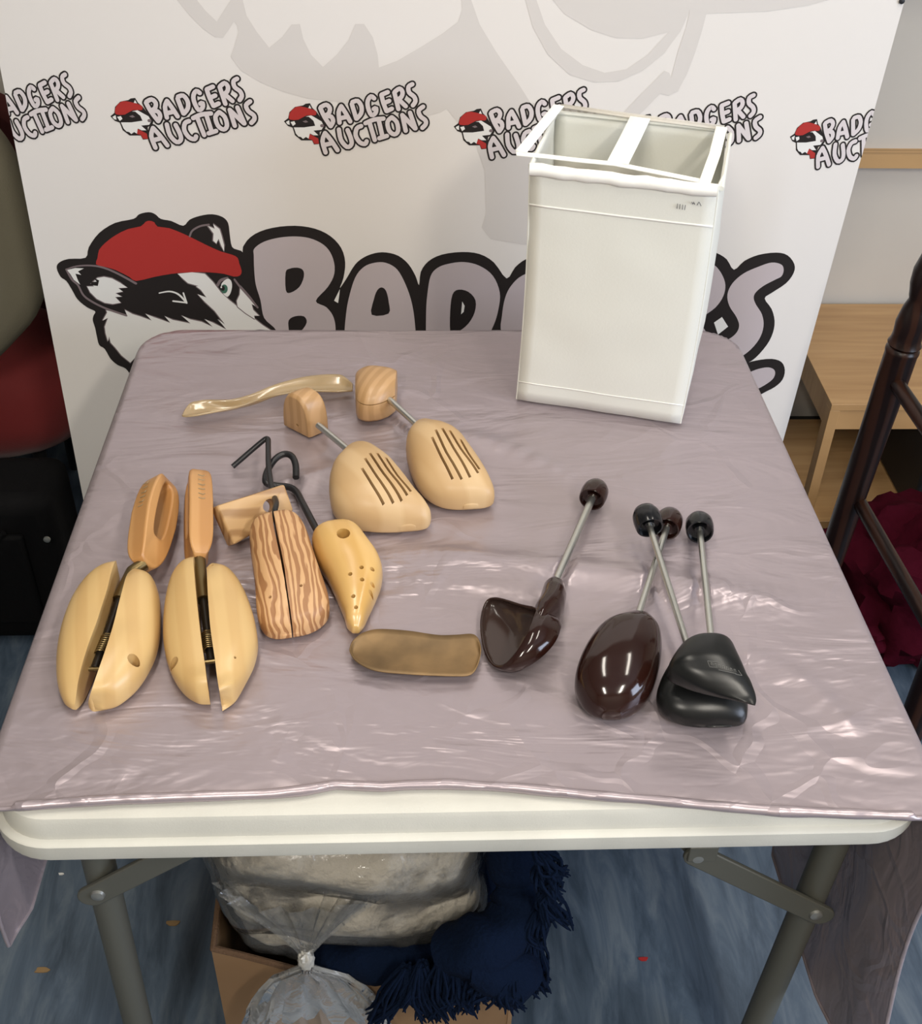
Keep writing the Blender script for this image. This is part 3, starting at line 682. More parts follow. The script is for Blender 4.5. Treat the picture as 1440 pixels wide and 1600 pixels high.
slots(toe, [[(815,505),(855,560),(905,607)],[(828,465),(880,540),(945,603)],[(848,440),(905,525),(980,597)],[(878,436),(930,515),(1003,583)],[(913,448),(960,520),(1018,570)]])
heel = G()   # arch-shaped block standing on its flat base
A0 = px(TE, 485, 276, 0.001); A1 = px(TE, 596, 333, 0.001); ev = (px(TE, 680, 296, 0.001)-A1); secs = []
for s_, sc_ in ((0, 0.93), (0.12, 1.0), (0.5, 1.0), (0.88, 0.98), (1, 0.9)):
    o = A0+ev*s_; wv = (A1-A0); ring = []
    for k in range(17):
        a = PI*k/16; xx = 0.5-0.5*math.copysign(abs(math.cos(a))**0.75, math.cos(a))*sc_; zz = 0.056*(math.sin(a)**0.72)*sc_
        ring.append(o+wv*xx+Vector((0, 0, zz)))
    secs.append(ring)
heel.loft(secs); hb = obj('heel_block', heel, M_heel, t, bevel=0.001)
p = px(TE, 541, 281, 0.012); q = (A1-A0).normalized(); nrm = Vector((q.y, -q.x, 0)).normalized()
if nrm.y > 0: nrm = -nrm
carve(hb, G().tube([p-nrm*0.012, p+nrm*0.02], 0.0023, 12))
rd = rod(px(TE, 632, 278, 0.026), px(TE, 765, 388, 0.026), t)
SF = [(1030,262,1098,246,0.012,0.034),(1010,290,1145,272,0.006,0.044),(1000,330,1190,312,0.002,0.052),(998,380,1235,362,0,0.057),(1010,430,1275,412,0,0.058),(1028,480,1312,462,0,0.055),(1052,525,1342,508,0,0.050),(1088,565,1362,548,0,0.042),(1135,595,1366,580,0.001,0.034),(1190,612,1345,602,0.003,0.024),(1235,620,1300,616,0.006,0.014)]
c = px(TE, 1180, 450, 0); t = thing('shoe_tree', 'slotted pale wooden shoe tree with cracked heel block, right one of the slotted pair', 'shoe tree', (c.x, c.y, TZ), 'slotted wooden shoe trees')
toe = obj('toe_block', body(TE, SF), M_maple, t)
slots(toe, [[(1105,375),(1145,445),(1192,502)],[(1120,345),(1165,430),(1230,502)],[(1147,338),(1195,415),(1265,496)],[(1178,345),(1225,415),(1298,482)],[(1222,375),(1260,430),(1303,470)]])
def slab_round(tr, st, z0, z1):  # upright-walled rounded block cut at height z0..z1
    secs = []
    for z, k in ((z0, 0.92), (z0+0.002, 1), (z1-0.004, 1), (z1, 0.88)):
        pts = cat([px(tr, X, Y, 0.02) for X, Y in st], 4, True); c_ = sum(pts, Vector())/len(pts)
        secs.append([Vector((c_.x+(p.x-c_.x)*k, c_.y+(p.y-c_.y)*k, TZ+z)) for p in pts])
    return G().loft(secs)
g = body(TE, [(800,205,800,120,0.010,0.030),(788,200,788,100,0.004,0.038),(800,222,806,82,0.001,0.046),(835,228,850,72,0.0,0.052),(880,222,900,78,0,0.053),(920,208,935,86,0.0,0.052),(952,188,962,94,0.003,0.048)], 'full', 24, 4, 0.8, True)
hb = obj('heel_block', g, M_heel, t, bevel=0.0008)
a, b_, c_ = px(TE, 790, 125, 0.036), px(TE, 842, 146, 0.036), px(TE, 990, 152, 0.036)
g = G(); g.hexa([a+Vector((0, -0.05, -0.005)), b_+Vector((0, -0.05, -0.005)), b_+Vector((0, 0.004, -0.005)), a+Vector((0, 0.004, -0.005))],
                [a+Vector((0, -0.05, -0.0035)), b_+Vector((0, -0.05, -0.0035)), b_+Vector((0, 0.004, -0.0035)), a+Vector((0, 0.004, -0.0035))])
g.hexa([b_+Vector((0, -0.05, -0.005)), c_+Vector((0, -0.05, -0.005)), c_+Vector((0, 0.004, -0.005)), b_+Vector((0, 0.004, -0.005))],
       [b_+Vector((0, -0.05, -0.0035)), c_+Vector((0, -0.05, -0.0035)), c_+Vector((0, 0.004, -0.0035)), b_+Vector((0, 0.004, -0.0035))])
carve(hb, g)
rod(px(TE, 905, 150, 0.032), px(TE, 1048, 282, 0.028), t)

# ---- striped pine stretcher and drilled yellow stretcher on black hooked rods
TC = (320, 660, 4.5)
M_pine = wood('striped_pine', (0.33, 0.155, 0.06), (0.58, 0.34, 0.16), 44, 11.0, 0.22, 0.5, 0.1, (1, 0.22, 0.5), 0.4, (0.38, 0.62))
M_olive = wood('heel_olive_wood', (0.36, 0.20, 0.08), (0.56, 0.35, 0.16), 26, 3.0, 1.9, 0.5, 0.1, (1, 0.25, 1), 0.0, (0.1, 0.5))
M_yel = wood('varnished_yellow_wood', (0.58, 0.34, 0.10), (0.64, 0.40, 0.14), 8, 2.5, 0.3, 0.28, 0.5, (1, 0.15, 0.6))
M_hook = mat('black_hook_steel', (0.02, 0.02, 0.022), 0.35, 0.3, bump=(400, 0.3, 0.0004))
c = px(TC, 560, 1050, 0)
t = thing('shoe_stretcher', 'boldly striped pine shoe stretcher with rectangular heel block and black hook', 'shoe stretcher', (c.x, c.y, TZ))
SCn = [(330,712,605,640,0.004,0.050),(322,730,633,655,0.001,0.054),(314,800,683,725,0,0.057),(320,900,726,830,0,0.057),(335,1010,763,940,0,0.055),(350,1120,805,1060,0,0.052),(358,1220,845,1170,0,0.048),(362,1310,873,1262,0,0.043),(380,1400,871,1335,0,0.037),(420,1465,828,1400,0.001,0.030),(480,1500,753,1455,0.003,0.021),(540,1510,673,1490,0.006,0.012)]
toe = obj('toe_block', body(TC, SCn, 'full', 32, 5, 0.6), M_pine, t)
ks = cat([px(TC, X, Y, 0.045) for X, Y in [(474,640),(500,800),(545,1000),(580,1200),(612,1390),(636,1530)]], 4); secs = []
for i, p in enumerate(ks):
    wd = 0.0013 if i < 10 else 0.0008
    secs.append([Vector((p.x-wd, p.y, TZ-0.01)), Vector((p.x+wd, p.y, TZ-0.01)), Vector((p.x+wd, p.y, TZ+0.09)), Vector((p.x-wd, p.y, TZ+0.09))])
carve(toe, G().loft(secs))
g = G()
for X, Y in [(675,1138),(455,1198),(500,1325),(405,1362),(680,1265)]:
    p = px(TC, X, Y, 0.045); g = G().tube([p+Vector((0, 0, -0.012)), p+Vector((0, 0, 0.03))], 0.0017, 10); carve(toe, g)
q = [px(TC, 205, 862, 0.013), px(TC, 628, 620, 0.019), px(TC, 562, 432, 0.056), px(TC, 82, 585, 0.050)]
nb = (q[1]-q[0]).cross(q[3]-q[0]).normalized()
if nb.y < 0: nb = -nb
g = G(); g.hexa(q, [v+nb*0.024 for v in q]); hb = obj('heel_block', g, M_olive, t, bevel=0.003)
hp = px(TC, 498, 568, 0.048)
carve(hb, G().tube([hp-nb*0.02, hp+nb*0.045], 0.0075, 18))
r1 = [px(TC, 195, 312, 0.006), px(TC, 330, 195, 0.020), px(TC, 418, 122, 0.030), px(TC, 442, 118, 0.032), px(TC, 445, 150, 0.032), px(TC, 447, 300, 0.034), px(TC, 462, 420, 0.036), px(TC, 478, 500, 0.038), hp+Vector((0.0, 0.004, -0.002)), px(TC, 492, 625, 0.050), px(TC, 503, 690, 0.046), px(TC, 522, 760, 0.036)]
obj('hook_rod', G().tube(cat(r1, 4), 0.0034, 12), M_hook, t)
c = px(TC, 1000, 1050, 0)
t = thing('shoe_stretcher', 'varnished yellow wooden shoe stretcher drilled with small holes, on a black hooked rod', 'shoe stretcher', (c.x, c.y, TZ))
SD = [(835,740,985,716,0.006,0.036),(790,765,1035,728,0.001,0.044),(764,810,1082,770,0,0.050),(751,860,1118,835,0,0.053),(769,930,1172,905,0,0.053),(809,1000,1222,970,0,0.050),(854,1070,1249,1045,0,0.046),(889,1140,1240,1120,0,0.042),(921,1210,1212,1200,0,0.038),(951,1285,1178,1280,0,0.034),(977,1350,1148,1345,0,0.030),(995,1415,1120,1412,0.001,0.025),(1030,1462,1090,1460,0.004,0.016)]
toe = obj('toe_block', body(TC, SD), M_yel, t)
for X, Y, r in [(975,815,0.0075),(1100,1000,0.0024),(1175,996,0.0024),(1020,1037,0.0024),(1175,1070,0.0024),(1105,1110,0.0024),(1165,1157,0.0024),(1042,1202,0.0024),(1060,1260,0.0022),(915,1195,0.0018),(975,1310,0.0018),(1000,1365,0.0015)]:
    p = px(TC, X, Y, 0.045 if Y < 1100 else 0.036); carve(toe, G().tube([p+Vector((0, 0, -0.02)), p+Vector((0, 0, 0.03))], r, 14))
r2 = [px(TC, 640, 388, 0.012), px(TC, 638, 300, 0.016), px(TC, 612, 240, 0.018), px(TC, 565, 222, 0.018), px(TC, 510, 245, 0.016), px(TC, 462, 300, 0.012), px(TC, 430, 370, 0.010), px(TC, 432, 425, 0.010), px(TC, 500, 445, 0.005), px(TC, 590, 455, 0.005), px(TC, 645, 490, 0.006), px(TC, 690, 575, 0.014), px(TC, 790, 765, 0.022)]
obj('hook_rod', G().tube(cat(r2, 4), 0.0042, 12), M_hook, t)

# ---- shoehorns
def sheet(top, bot, z0, depth, n=10, tr=None, zprof=None):
    a = cat([(x, y, 0) for x, y in top], 4); b_ = cat([(x, y, 0) for x, y in bot], 4); N_ = len(a); secs = []
    for i in range(N_):
        j = i*(len(b_)-1)/(N_-1); j0 = int(j); q = b_[j0].lerp(b_[min(j0+1, len(b_)-1)], j-j0)
        zz = z0+(zprof(i/(N_-1)) if zprof else 0)
        P0 = px(tr, a[i].x, a[i].y, zz); P1 = px(tr, q.x, q.y, zz); w_ = (P1-P0).length
        secs.append([P0.lerp(P1, k/n)+Vector((0, 0, -min(depth, w_*0.25)*math.sin(PI*k/n))) for k in range(n+1)])
    return G().loft(secs, 0, False, False)
TS = (530, 940, 3.892)
m = mat('tarnished_brass', (0.20, 0.125, 0.055), 0.5, 0.4, var=(20, 0.4), bump=(40, 0.1, 0.001)); M_horn = m
tp = [(63,290),(78,245),(105,215),(150,187),(230,168),(350,172),(450,182),(540,196),(620,205),(720,202),(800,197),(838,215),(856,262),(859,300)]
bt = [(63,295),(75,325),(95,355),(135,385),(200,415),(280,430),(400,440),(500,446),(600,450),(700,453),(780,450),(820,425),(845,370),(858,310)]
o = obj('shoehorn', sheet(tp, bt, 0.0095, 0.006, tr=TS), M_horn, solid=0.0012, origin=px(TS, 450, 320, 0))
tag(o, 'short tarnished brass shoehorn lying beside the brown plastic shoe tree', 'shoehorn')
M_amber = mat('amber_plastic', (0.66, 0.50, 0.28), 0.2, trans=0.55, spec=0.6, coat=0.5)
tp = [(66,236),(80,208),(100,186),(135,177),(170,172),(260,172),(350,150),(450,110),(560,80),(650,68),(720,68),(750,82),(775,105)]
bt = [(68,240),(90,241),(130,236),(200,222),(300,200),(400,165),(450,152),(500,145),(560,138),(600,135),(700,137),(740,136),(775,134)]
o = obj('shoehorn', sheet(tp, bt, 0.013, 0.012, tr=TE, zprof=lambda s: 0.006*math.sin(PI*s)), M_amber, solid=0.0022, origin=px(TE, 400, 160, 0))
tag(o, 'long translucent amber plastic shoehorn lying near the back of the cloth', 'shoehorn')

# ---- plastic shoe trees on zinc rods
M_brn = mat('glossy_brown_plastic', (0.020, 0.0065, 0.0045), 0.12, spec=0.45, coat=0.2)
M_brn_in = mat('brown_plastic_inside', (0.040, 0.024, 0.020), 0.22, spec=0.5)
M_blk = mat('worn_black_plastic', (0.008, 0.0085, 0.0085), 0.3, spec=0.38, var=(30, 0.3), bump=(60, 0.05, 0.001))
M_blk2 = mat('glossy_black_plastic', (0.006, 0.0065, 0.008), 0.18, spec=0.45)
def knob(root, pos, axis, m_, r=0.0165, L=0.031):
    """hollow bell-shaped cap, mouth towards the rod"""
    prof = [(0, L), (r*0.45, L*0.98), (r*0.78, L*0.88), (r*0.96, L*0.66), (r, L*0.4), (r*0.97, L*0.1), (r*0.92, 0), (r*0.82, 0), (r*0.82, L*0.25), (r*0.4, L*0.32), (r*0.38, L*0.1), (0, L*0.1)]
    return obj('end_cap', G().lathe(pos, axis, prof, 28), m_, root)
def zrod(p, q, root, m_, r=0.0036, thread=True, capr=0.0165):
    """rod from shell point p out to the cap mouth q"""
    d = (q-p).normalized(); p = p-d*0.028; L = (q-p).length; g = G(); n = int(L/0.0013) if thread else 2; pts = []; rs = []
    for i in range(n+1):
        pts.append(p+d*(L+0.012)*i/n); rs.append(r+(0.0004 if i % 2 else 0))
    g.tube(pts, rs, 12); o = obj('rod', g, M_zinc, root); knob(root, q, d, m_, capr); return o
TH = (740, 730, 3.0)
c = px(TH, 680, 950, 0)
t = thing('shoe_tree', 'glossy dark brown plastic shoe tree lying rounded side up', 'shoe tree', (c.x, c.y, TZ), 'brown plastic shoe trees')
SH = [(752,680,790,679,0.010,0.028),(698,700,832,698,0.004,0.040),(630,740,862,745,0.001,0.047),(575,785,876,800,0,0.052),(530,840,880,862,0,0.054),(498,900,874,925,0,0.054),(478,960,858,985,0,0.052),(474,1010,838,1035,0,0.048),(486,1055,812,1080,0,0.043),(515,1105,778,1118,0,0.036),(555,1142,738,1146,0.001,0.028),(596,1166,696,1168,0.004,0.018)]
obj('shell', body(TH, SH, 'full', 36, 6, 0.85), M_brn, t)
zrod(px(TH, 768, 700, 0.022), px(TH, 902, 290, 0.0185), t, M_brn)
# shell on its side, hollow towards the viewer
TG = (740, 890, 9.0)
c = px(TG, 700, 900, 0)
t = thing('shoe_tree', 'dark brown plastic shoe tree on its side with its hollow underside showing', 'shoe tree', (c.x, c.y, TZ), 'brown plastic shoe trees')
rim = [(866,548,.040),(660,498,.036),(450,432,.026),(300,402,.020),(195,432,.014),(135,545,.010),(104,700,.008),(104,860,.007),(125,1010,.006),(165,1160,.006),(235,1290,.007),(320,1350,.010),(420,1335,.016),(520,1245,.024),(640,1090,.033),(740,920,.040),(800,780,.043),(840,660,.043)]
R0 = cat([px(TG, X, Y, z) for X, Y, z in rim], 3, True); nR = len(R0)
cen = sum(R0, Vector())/nR; low = px(TG, 640, 1010, 0.004)
secs = []
for s_ in (0.0, 0.12, 0.28, 0.45, 0.62, 0.78, 0.9, 0.97):
    k = math.sqrt(max(0, 1-s_**2)); ring = []
    for p in R0:
        base = cen.lerp(low, s_); qv = base+(p-cen)*(k*(1+0.10*math.sin(PI*s_)))
        side_ = max(0.0, (p-cen).normalized().dot(Vector((0.93, -0.25, 0))))
        qv += Vector((0.026, -0.008, -0.008))*side_*math.sin(PI*min(1, s_*1.25))
        qv.z = max(qv.z, TZ+0.0015); ring.append(qv)
    secs.append(ring)
g = G(); g.loft(secs, 0, False); n0 = len(g.v)-nR; g.f.append(list(range(n0, n0+nR))); g.mi.append(0)
sh = obj('shell', g, [M_brn, M_brn_in], t, solid=0.0022)
sh.modifiers['thickness'].material_offset = SIDE = 1
nk = [(1125,185,0.012,0.030,90),(1130,260,0.006,0.036,165),(1125,360,0.004,0.040,185),(1098,470,0.004,0.042,188),(1050,570,0.003,0.044,182),(985,665,0.003,0.045,165),(935,780,0.003,0.044,130),(860,920,0.003,0.039,95),(750,1060,0.003,0.030,70),(640,1190,0.003,0.022,65)]
secs = []; dirs = [px(TG, a[0], a[1], 0.02) for a in nk]
for i, a in enumerate(nk):
    t_ = (dirs[min(i+1, len(nk)-1)]-dirs[max(i-1, 0)]).normalized(); n_ = Vector((-t_.y, t_.x, 0)); hw = a[4]/9.0*0.00067
    L_, R_ = dirs[i]-n_*hw, dirs[i]+n_*hw; secs.append([L_, R_, a[2], a[3]])
ss = []
for i in range(len(secs)-1):
    for k in range(4):
        f = k/4; ss.append([secs[i][0].lerp(secs[i+1][0], f), secs[i][1].lerp(secs[i+1][1], f), secs[i][2]+(secs[i+1][2]-secs[i][2])*f, secs[i][3]+(secs[i+1][3]-secs[i][3])*f])
ss.append(secs[-1])
obj('neck', G().loft([section(a, b_, TZ+zb, TZ+zt, 'full', 24, 0.9) for a, b_, zb, zt in ss]), M_brn, t)
zrod(px(TG, 1120, 240, 0.022), px(TH, 552, 152, 0.0185), t, M_brn, r=0.0042)
# black pair, one on top of the other
TJ = (1010, 970, 7.58)
c = px(TJ, 650, 900, 0)
t = thing('shoe_tree', 'black plastic shoe tree, lower of the crossed black pair', 'shoe tree', (c.x, c.y, TZ), 'black plastic shoe trees')
SJ = [(455,300,560,270,0.006,0.022),(390,370,760,350,0.002,0.030),(320,450,900,440,0,0.033),(255,550,1000,560,0,0.034),(195,650,1070,670,0,0.035),(148,750,1120,770,0,0.035),(120,850,1160,860,0,0.034),(122,940,1190,940,0,0.032),(170,1035,1196,1020,0,0.029),(260,1120,1194,1095,0,0.025),(390,1185,1180,1160,0,0.020),(540,1228,1130,1212,0.001,0.014),(700,1258,1010,1248,0.003,0.006)]
lo = obj('shell', body(TJ, SJ, 'full', 36, 5, 0.8), M_blk, t)
zrod(px(TJ, 480, 290, 0.020), px(TH, 826, 285, 0.040), t, M_blk2, thread=False)
c = px(TJ, 800, 600, 0.03)
t = thing('shoe_tree', 'black plastic shoe tree with small embossed mark, lying on the other black one', 'shoe tree', (c.x, c.y, TZ+0.03), 'black plastic shoe trees')
SI = [(700,192,830,192,0.045,0.059),(600,218,905,222,0.041,0.069),(480,280,965,280,0.039,0.075),(385,360,1015,350,0.039,0.079),(310,450,1065,440,0.040,0.081),(255,545,1112,530,0.041,0.081),(252,610,1150,610,0.042,0.080),(300,660,1190,690,0.044,0.077),(400,715,1232,755,0.046,0.074),(520,775,1268,830,0.048,0.069),(660,830,1290,890,0.050,0.064),(850,890,1298,950,0.052,0.059),(1060,940,1285,1000,0.054,0.056)]
up = obj('shell', body(TJ, SI, 'full', 36, 5, 0.8), M_blk, t)
zrod(px(TJ, 765, 220, 0.044), px(TH, 1060, 305, 0.0185), t, M_blk2, thread=False)
bpy.context.view_layer.update()
bv = BVHTree.FromObject(up, bpy.context.evaluated_depsgraph_get()); upo = up.matrix_world.translation
def onshell(X, Y):
    o_ = CAM-upo; d = (px(TJ, X, Y, 0.05)-CAM).normalized(); h = bv.ray_cast(o_, d)
    return (h[0]+upo-d*0.0003) if h[0] is not None else None
g = G()
marks = [[(720,475),(745,545),(840,552)], [(720,475),(840,488)], [(1085,585),(1128,648)], [(850,580),(960,605),(1060,625)], [(1128,648),(1050,632)]]
for i in range(7): x = 760+i*45; y = 492+i*13; marks += [[(x, y), (x+6, y+34)], [(x, y+2), (x+22, y+8)], [(x+20, y+6), (x+26, y+38)]]
for mk in marks:
    q = [onshell(*p) for p in mk]
    if all(v is not None for v in q): g.tube(q, 0.00022, 5)
obj('embossed_mark', g, mat('worn_grey', (0.16, 0.16, 0.15), 0.5), up)

# ================================================================= FABRIC HAMPER
M_ham = mat('white_fabric', (0.76, 0.76, 0.69), 0.85, bump=(350, 0.25, 0.0006), spec=0.2, sheen=0.1)
M_hamt = mat('white_tape', (0.93, 0.92, 0.86), 0.8, bump=(300, 0.2, 0.0005), spec=0.2)
M_net = mat('sheer_lining', (0.80, 0.76, 0.68), 0.85, bump=(500, 0.3, 0.0005), spec=0.2, alpha=0.55)
bl_ = at(808, 622, z=TZ+0.002); br_ = at(1062, 660, z=TZ+0.002)
fx = (br_-bl_).normalized(); fy = Vector((-fx.y, fx.x, 0)); Wd = (br_-bl_).length
dep = 0.17; HT = 0.333
hroot = thing('fabric_hamper', 'tall white fabric hamper with divided open top at the back of the table', 'hamper', (bl_+fx*Wd/2+fy*dep/2))
def hp_(s, d, h): return bl_+fx*(s*Wd)+fy*d+Vector((0, 0, h))
g = G(); NS, NH = 14, 22
def wallgrid(fn):
    vs = [fn(i/NS, j/NH) for j in range(NH+1) for i in range(NS+1)]
    g.add(vs, [(j*(NS+1)+i, j*(NS+1)+i+1, (j+1)*(NS+1)+i+1, (j+1)*(NS+1)+i) for j in range(NH) for i in range(NS)])
def lean(p, h):   # the fabric tube leans and bows slightly
    return p+fx*(-0.002*h+0.0035*math.sin(PI*h))
def topz(s): return HT
bulge = lambda s, t: 0.004*math.sin(PI*s)*math.sin(PI*t)+0.0015*noise.noise(Vector((s*4, t*6, 0)))
wallgrid(lambda s, t: lean(hp_(s, -bulge(s, t)-0.002, t*topz(s)), t))
wallgrid(lambda s, t: lean(hp_(1+(0.008+0.012*t)*min(1, s*5), s*dep-0.002*(1-s), t*HT), t)+fx*(bulge(s, t)))
wallgrid(lambda s, t: lean(hp_(1-s, dep, t*(HT+0.002)), t))
wallgrid(lambda s, t: lean(hp_(0-0.0*t, dep*(1-s), t*HT), t)-fx*(bulge(s, t)))
g.add([hp_(0, 0, 0), hp_(1, 0, 0), hp_(1, dep, 0), hp_(0, dep, 0)], [(0, 1, 2, 3)])
obj('body', g, M_ham, hroot, solid=0.0022)
for t0_, t1_ in ((0.845, 0.853), (0.085, 0.090)):   # stitched lines under the rim and along the base
    g = G(); g.add([lean(hp_(s/10, -bulge(s/10, t)-0.0036, t*HT), t) for t in (t0_, t1_) for s in range(11)], [(i, i+1, 12+i, 11+i) for i in range(10)])
    obj('seam', g, M_hamt, hroot, solid=0.0005)
g = G(); g.tube([lean(hp_(s/16, -0.003+0.001*math.sin(s*2.1), HT-0.006+0.0006*math.sin(s*1.3)), 1) for s in range(17)], [0.0075+0.0005*math.sin(s*2.7) for s in range(17)], 12)
obj('rim_roll', g, M_hamt, hroot)
g = G(); g.tube([lean(hp_(1.02, d*dep/6, HT-0.004), 1) for d in range(7)], 0.003, 8); g.tube([lean(hp_(0, d*dep/6, HT-0.004), 1) for d in range(7)], 0.003, 8)
g.tube([lean(hp_(s/6, dep, HT), 1) for s in range(7)], 0.003, 8)
for s, d in ((0, 0), (1, 0)): g.tube([lean(hp_(s, d-0.0015, h*HT/10), h/10)+fx*(0.0005 if s else -0.0005) for h in range(11)], 0.0014, 6)
obj('piping', g, M_ham, hroot)
# loose frame of white tape resting across the mouth, divided by one bar
ZT = TZ+0.333
def fr(u, v, z): return at(u, v, z=z)
FL, FR_, BR_, BL_ = fr(806, 238, ZT+0.004), fr(1100, 288, ZT-0.010), fr(1134, 200, ZT+0.006), fr(868, 166, ZT+0.012)
def strap(pts, w, g):
    v = [Vector(p) for p in pts]; a = []; 
    for i, p in enumerate(v):
        t = (v[min(i+1, len(v)-1)]-v[max(i-1, 0)]).normalized(); n = Vector((-t.y, t.x, 0)).normalized()*w/2; a += [p-n, p+n]
    g.add(a, [(2*i, 2*i+1, 2*i+3, 2*i+2) for i in range(len(v)-1)])
g = G()
strap([fr(806,240,ZT+0.004), fr(850,244,ZT+0.001), fr(900,250,ZT-0.002), fr(960,256,ZT-0.004), fr(1030,270,ZT-0.008), fr(1100,284,ZT-0.010)], 0.011, g)
fs_ = G(); strap([FL+Vector((0.006,0,0.0008)), FL.lerp(BL_, 0.5)+Vector((0.005, 0, 0.001)), BL_+Vector((0.004, 0, 0.001))], 0.014, g)
strap([FR_+Vector((0,0,0.001)), FR_.lerp(BR_, 0.5)+Vector((-0.001, 0, 0.001)), BR_+Vector((-0.006,0,0.001))], 0.014, g)
strap([fr(965,254,ZT-0.003), fr(985,215,ZT+0.003), fr(1000,184,ZT+0.008)], 0.026, g)
obj('frame_tape', g, M_hamt, hroot, solid=0.0016, bevel=0.0004)
g = G(); strap([BL_+Vector((0.01,0.004,-0.001)), BL_.lerp(BR_, 0.5)+Vector((0,0.006,-0.003)), BR_+Vector((-0.01,0.004,-0.001))], 0.012, g)
g.add([BL_+Vector((0.008,0.008,0)), BR_+Vector((0,0.008,0)), hp_(1, dep-0.006, 0.20), hp_(0, dep-0.006, 0.20)], [(0, 1, 2, 3)])
obj('sheer_lining', g, M_net, hroot, solid=0.0008)
g = G()     # faint size marks
TP = (780, 130, 2.857)
def hface(X, Y):
    u, v = TP[0]+X/TP[2], TP[1]+Y/TP[2]; d = ROT @ Vector(((u-720)/F, -(v-800)/F, -1.0)); n = -fy
    t_ = (hp_(0, -0.0065, 0)-CAM).dot(n)/d.dot(n); return CAM+d*t_
for s in ([(795,538),(792,560)],[(806,540),(804,562)],[(818,542),(816,564)],[(830,544),(826,566)],[(858,530),(864,540)],[(866,530),(872,542)],[(882,545),(890,530)],[(892,532),(900,548)],[(860,536),(872,536)]):
    g.tube([hface(*p) for p in s], 0.0004, 5)
obj('size_mark', g, mat('grey_ink', (0.08, 0.08, 0.09), 0.7), hroot)

# ================================================================= RIGHT SIDE: bench unit, turned post, bag
M_bam = wood('bamboo_veneer', (0.42, 0.24, 0.10), (0.54, 0.33, 0.15), 5, 0.6, 0.0, 0.42, 0.15, (0.6, 9, 1), 0, (0.3, 0.7), False)
cx0, cx1, cy0, cy1 = 0.783, 1.43, 1.258, WY-0.016
un = thing('bench_unit', 'low bamboo veneered bench with a lower shelf, standing against the wall', 'bench', ((cx0+cx1)/2, (cy0+cy1)/2, 0))
obj('top', G().box((cx0, cy0, 0.333), (cx1, cy1, 0.348)), M_bam, un, bevel=0.0008)
obj('lower_shelf', G().box((cx0+0.004, cy0, 0.03), (cx1-0.004, cy1-0.02, 0.05)), M_bam, un, bevel=0.0008)
for x, y in ((cx0, cy0), (cx1-0.02, cy0), (cx0, cy1-0.03), (cx1-0.02, cy1-0.03)):
    obj('leg', G().box((x, y+0.0005, 0.0), (x+0.02, y+0.03, 0.333)), M_bam, un, bevel=0.0008)
obj('apron', G().box((cx0+0.02, cy0+0.004, 0.286), (cx1-0.02, cy0+0.02, 0.333)), M_bam, un)
obj('apron', G().box((cx0+0.002, cy0+0.03, 0.286), (cx0+0.018, cy1-0.03, 0.333)), M_bam, un)
o = obj('black_block', G().box((1.02, 1.275, 0.0505), (1.33, 1.62, 0.25)), mat('plain_black', (0.01, 0.01, 0.011), 0.6), bevel=0.006, origin=(1.17, 1.45, 0.05))  # plain black block towards the right of the lower shelf
tag(o, 'plain black block on the lower shelf of the bamboo bench', 'box')

M_oak = wood('dark_turned_oak', (0.008, 0.003, 0.002), (0.028, 0.010, 0.005), 18, 2, 0, 0.32, 0.0, (1, 1, 0.2), spec=0.3)
PX, PY_ = 0.655, 0.80
rk = thing('wooden_stand', 'dark turned wooden stand with slanting rails at the right edge', 'stand', (PX, PY_, 0))
prof = [(0.0, 0.0), (0.016, 0.0), (0.020, 0.03), (0.0195, 0.25), (0.021, 0.45), (0.022, 0.60), (0.0235, 0.70), (0.0235, 0.747), (0.0245, 0.751), (0.0245, 0.755), (0.021, 0.759), (0.0245, 0.764), (0.022, 0.770), (0.021, 0.780), (0.0225, 0.797), (0.019, 0.820), (0.0145, 0.835), (0.0165, 0.841), (0.0175, 0.847), (0.0205, 0.860), (0.0215, 0.880), (0.0165, 0.905), (0.011, 0.935), (0.0125, 0.950), (0.016, 0.970), (0.012, 0.990), (0.0, 0.997)]
obj('post', G().lathe((PX-0.018, PY_, 0), (0.04, 0, 1), prof, 28), M_oak, rk)
e1 = at(1440, 960, z=0.47); e1 = Vector((PX, PY_, 0.475))+(e1-Vector((PX, PY_, 0.475)))*1.25
u1 = at(1440, 640, z=0.70); u1 = Vector((PX, PY_, 0.715))+(u1-Vector((PX, PY_, 0.715)))*4
q0 = Vector((PX+0.01, PY_-0.012, 0.478))
obj('rail', G().tube([q0, e1], 0.0115, 14), M_oak, rk)
q1 = Vector((PX+0.01, PY_-0.012, 0.705)); dd = (e1-q0)
obj('rail', G().tube([q1, q1+dd*1.0], 0.0115, 14), M_oak, rk)
fp = q0+dd; obj('post', G().lathe((fp.x, fp.y, 0), (0, 0, 1), prof, 28), M_oak, rk)
fo = at(1325, 930, z=0.05); 
obj('foot_rail', G().tube([(PX, PY_, 0.05), (fp.x, fp.y, 0.05)], 0.012, 12), M_oak, rk)

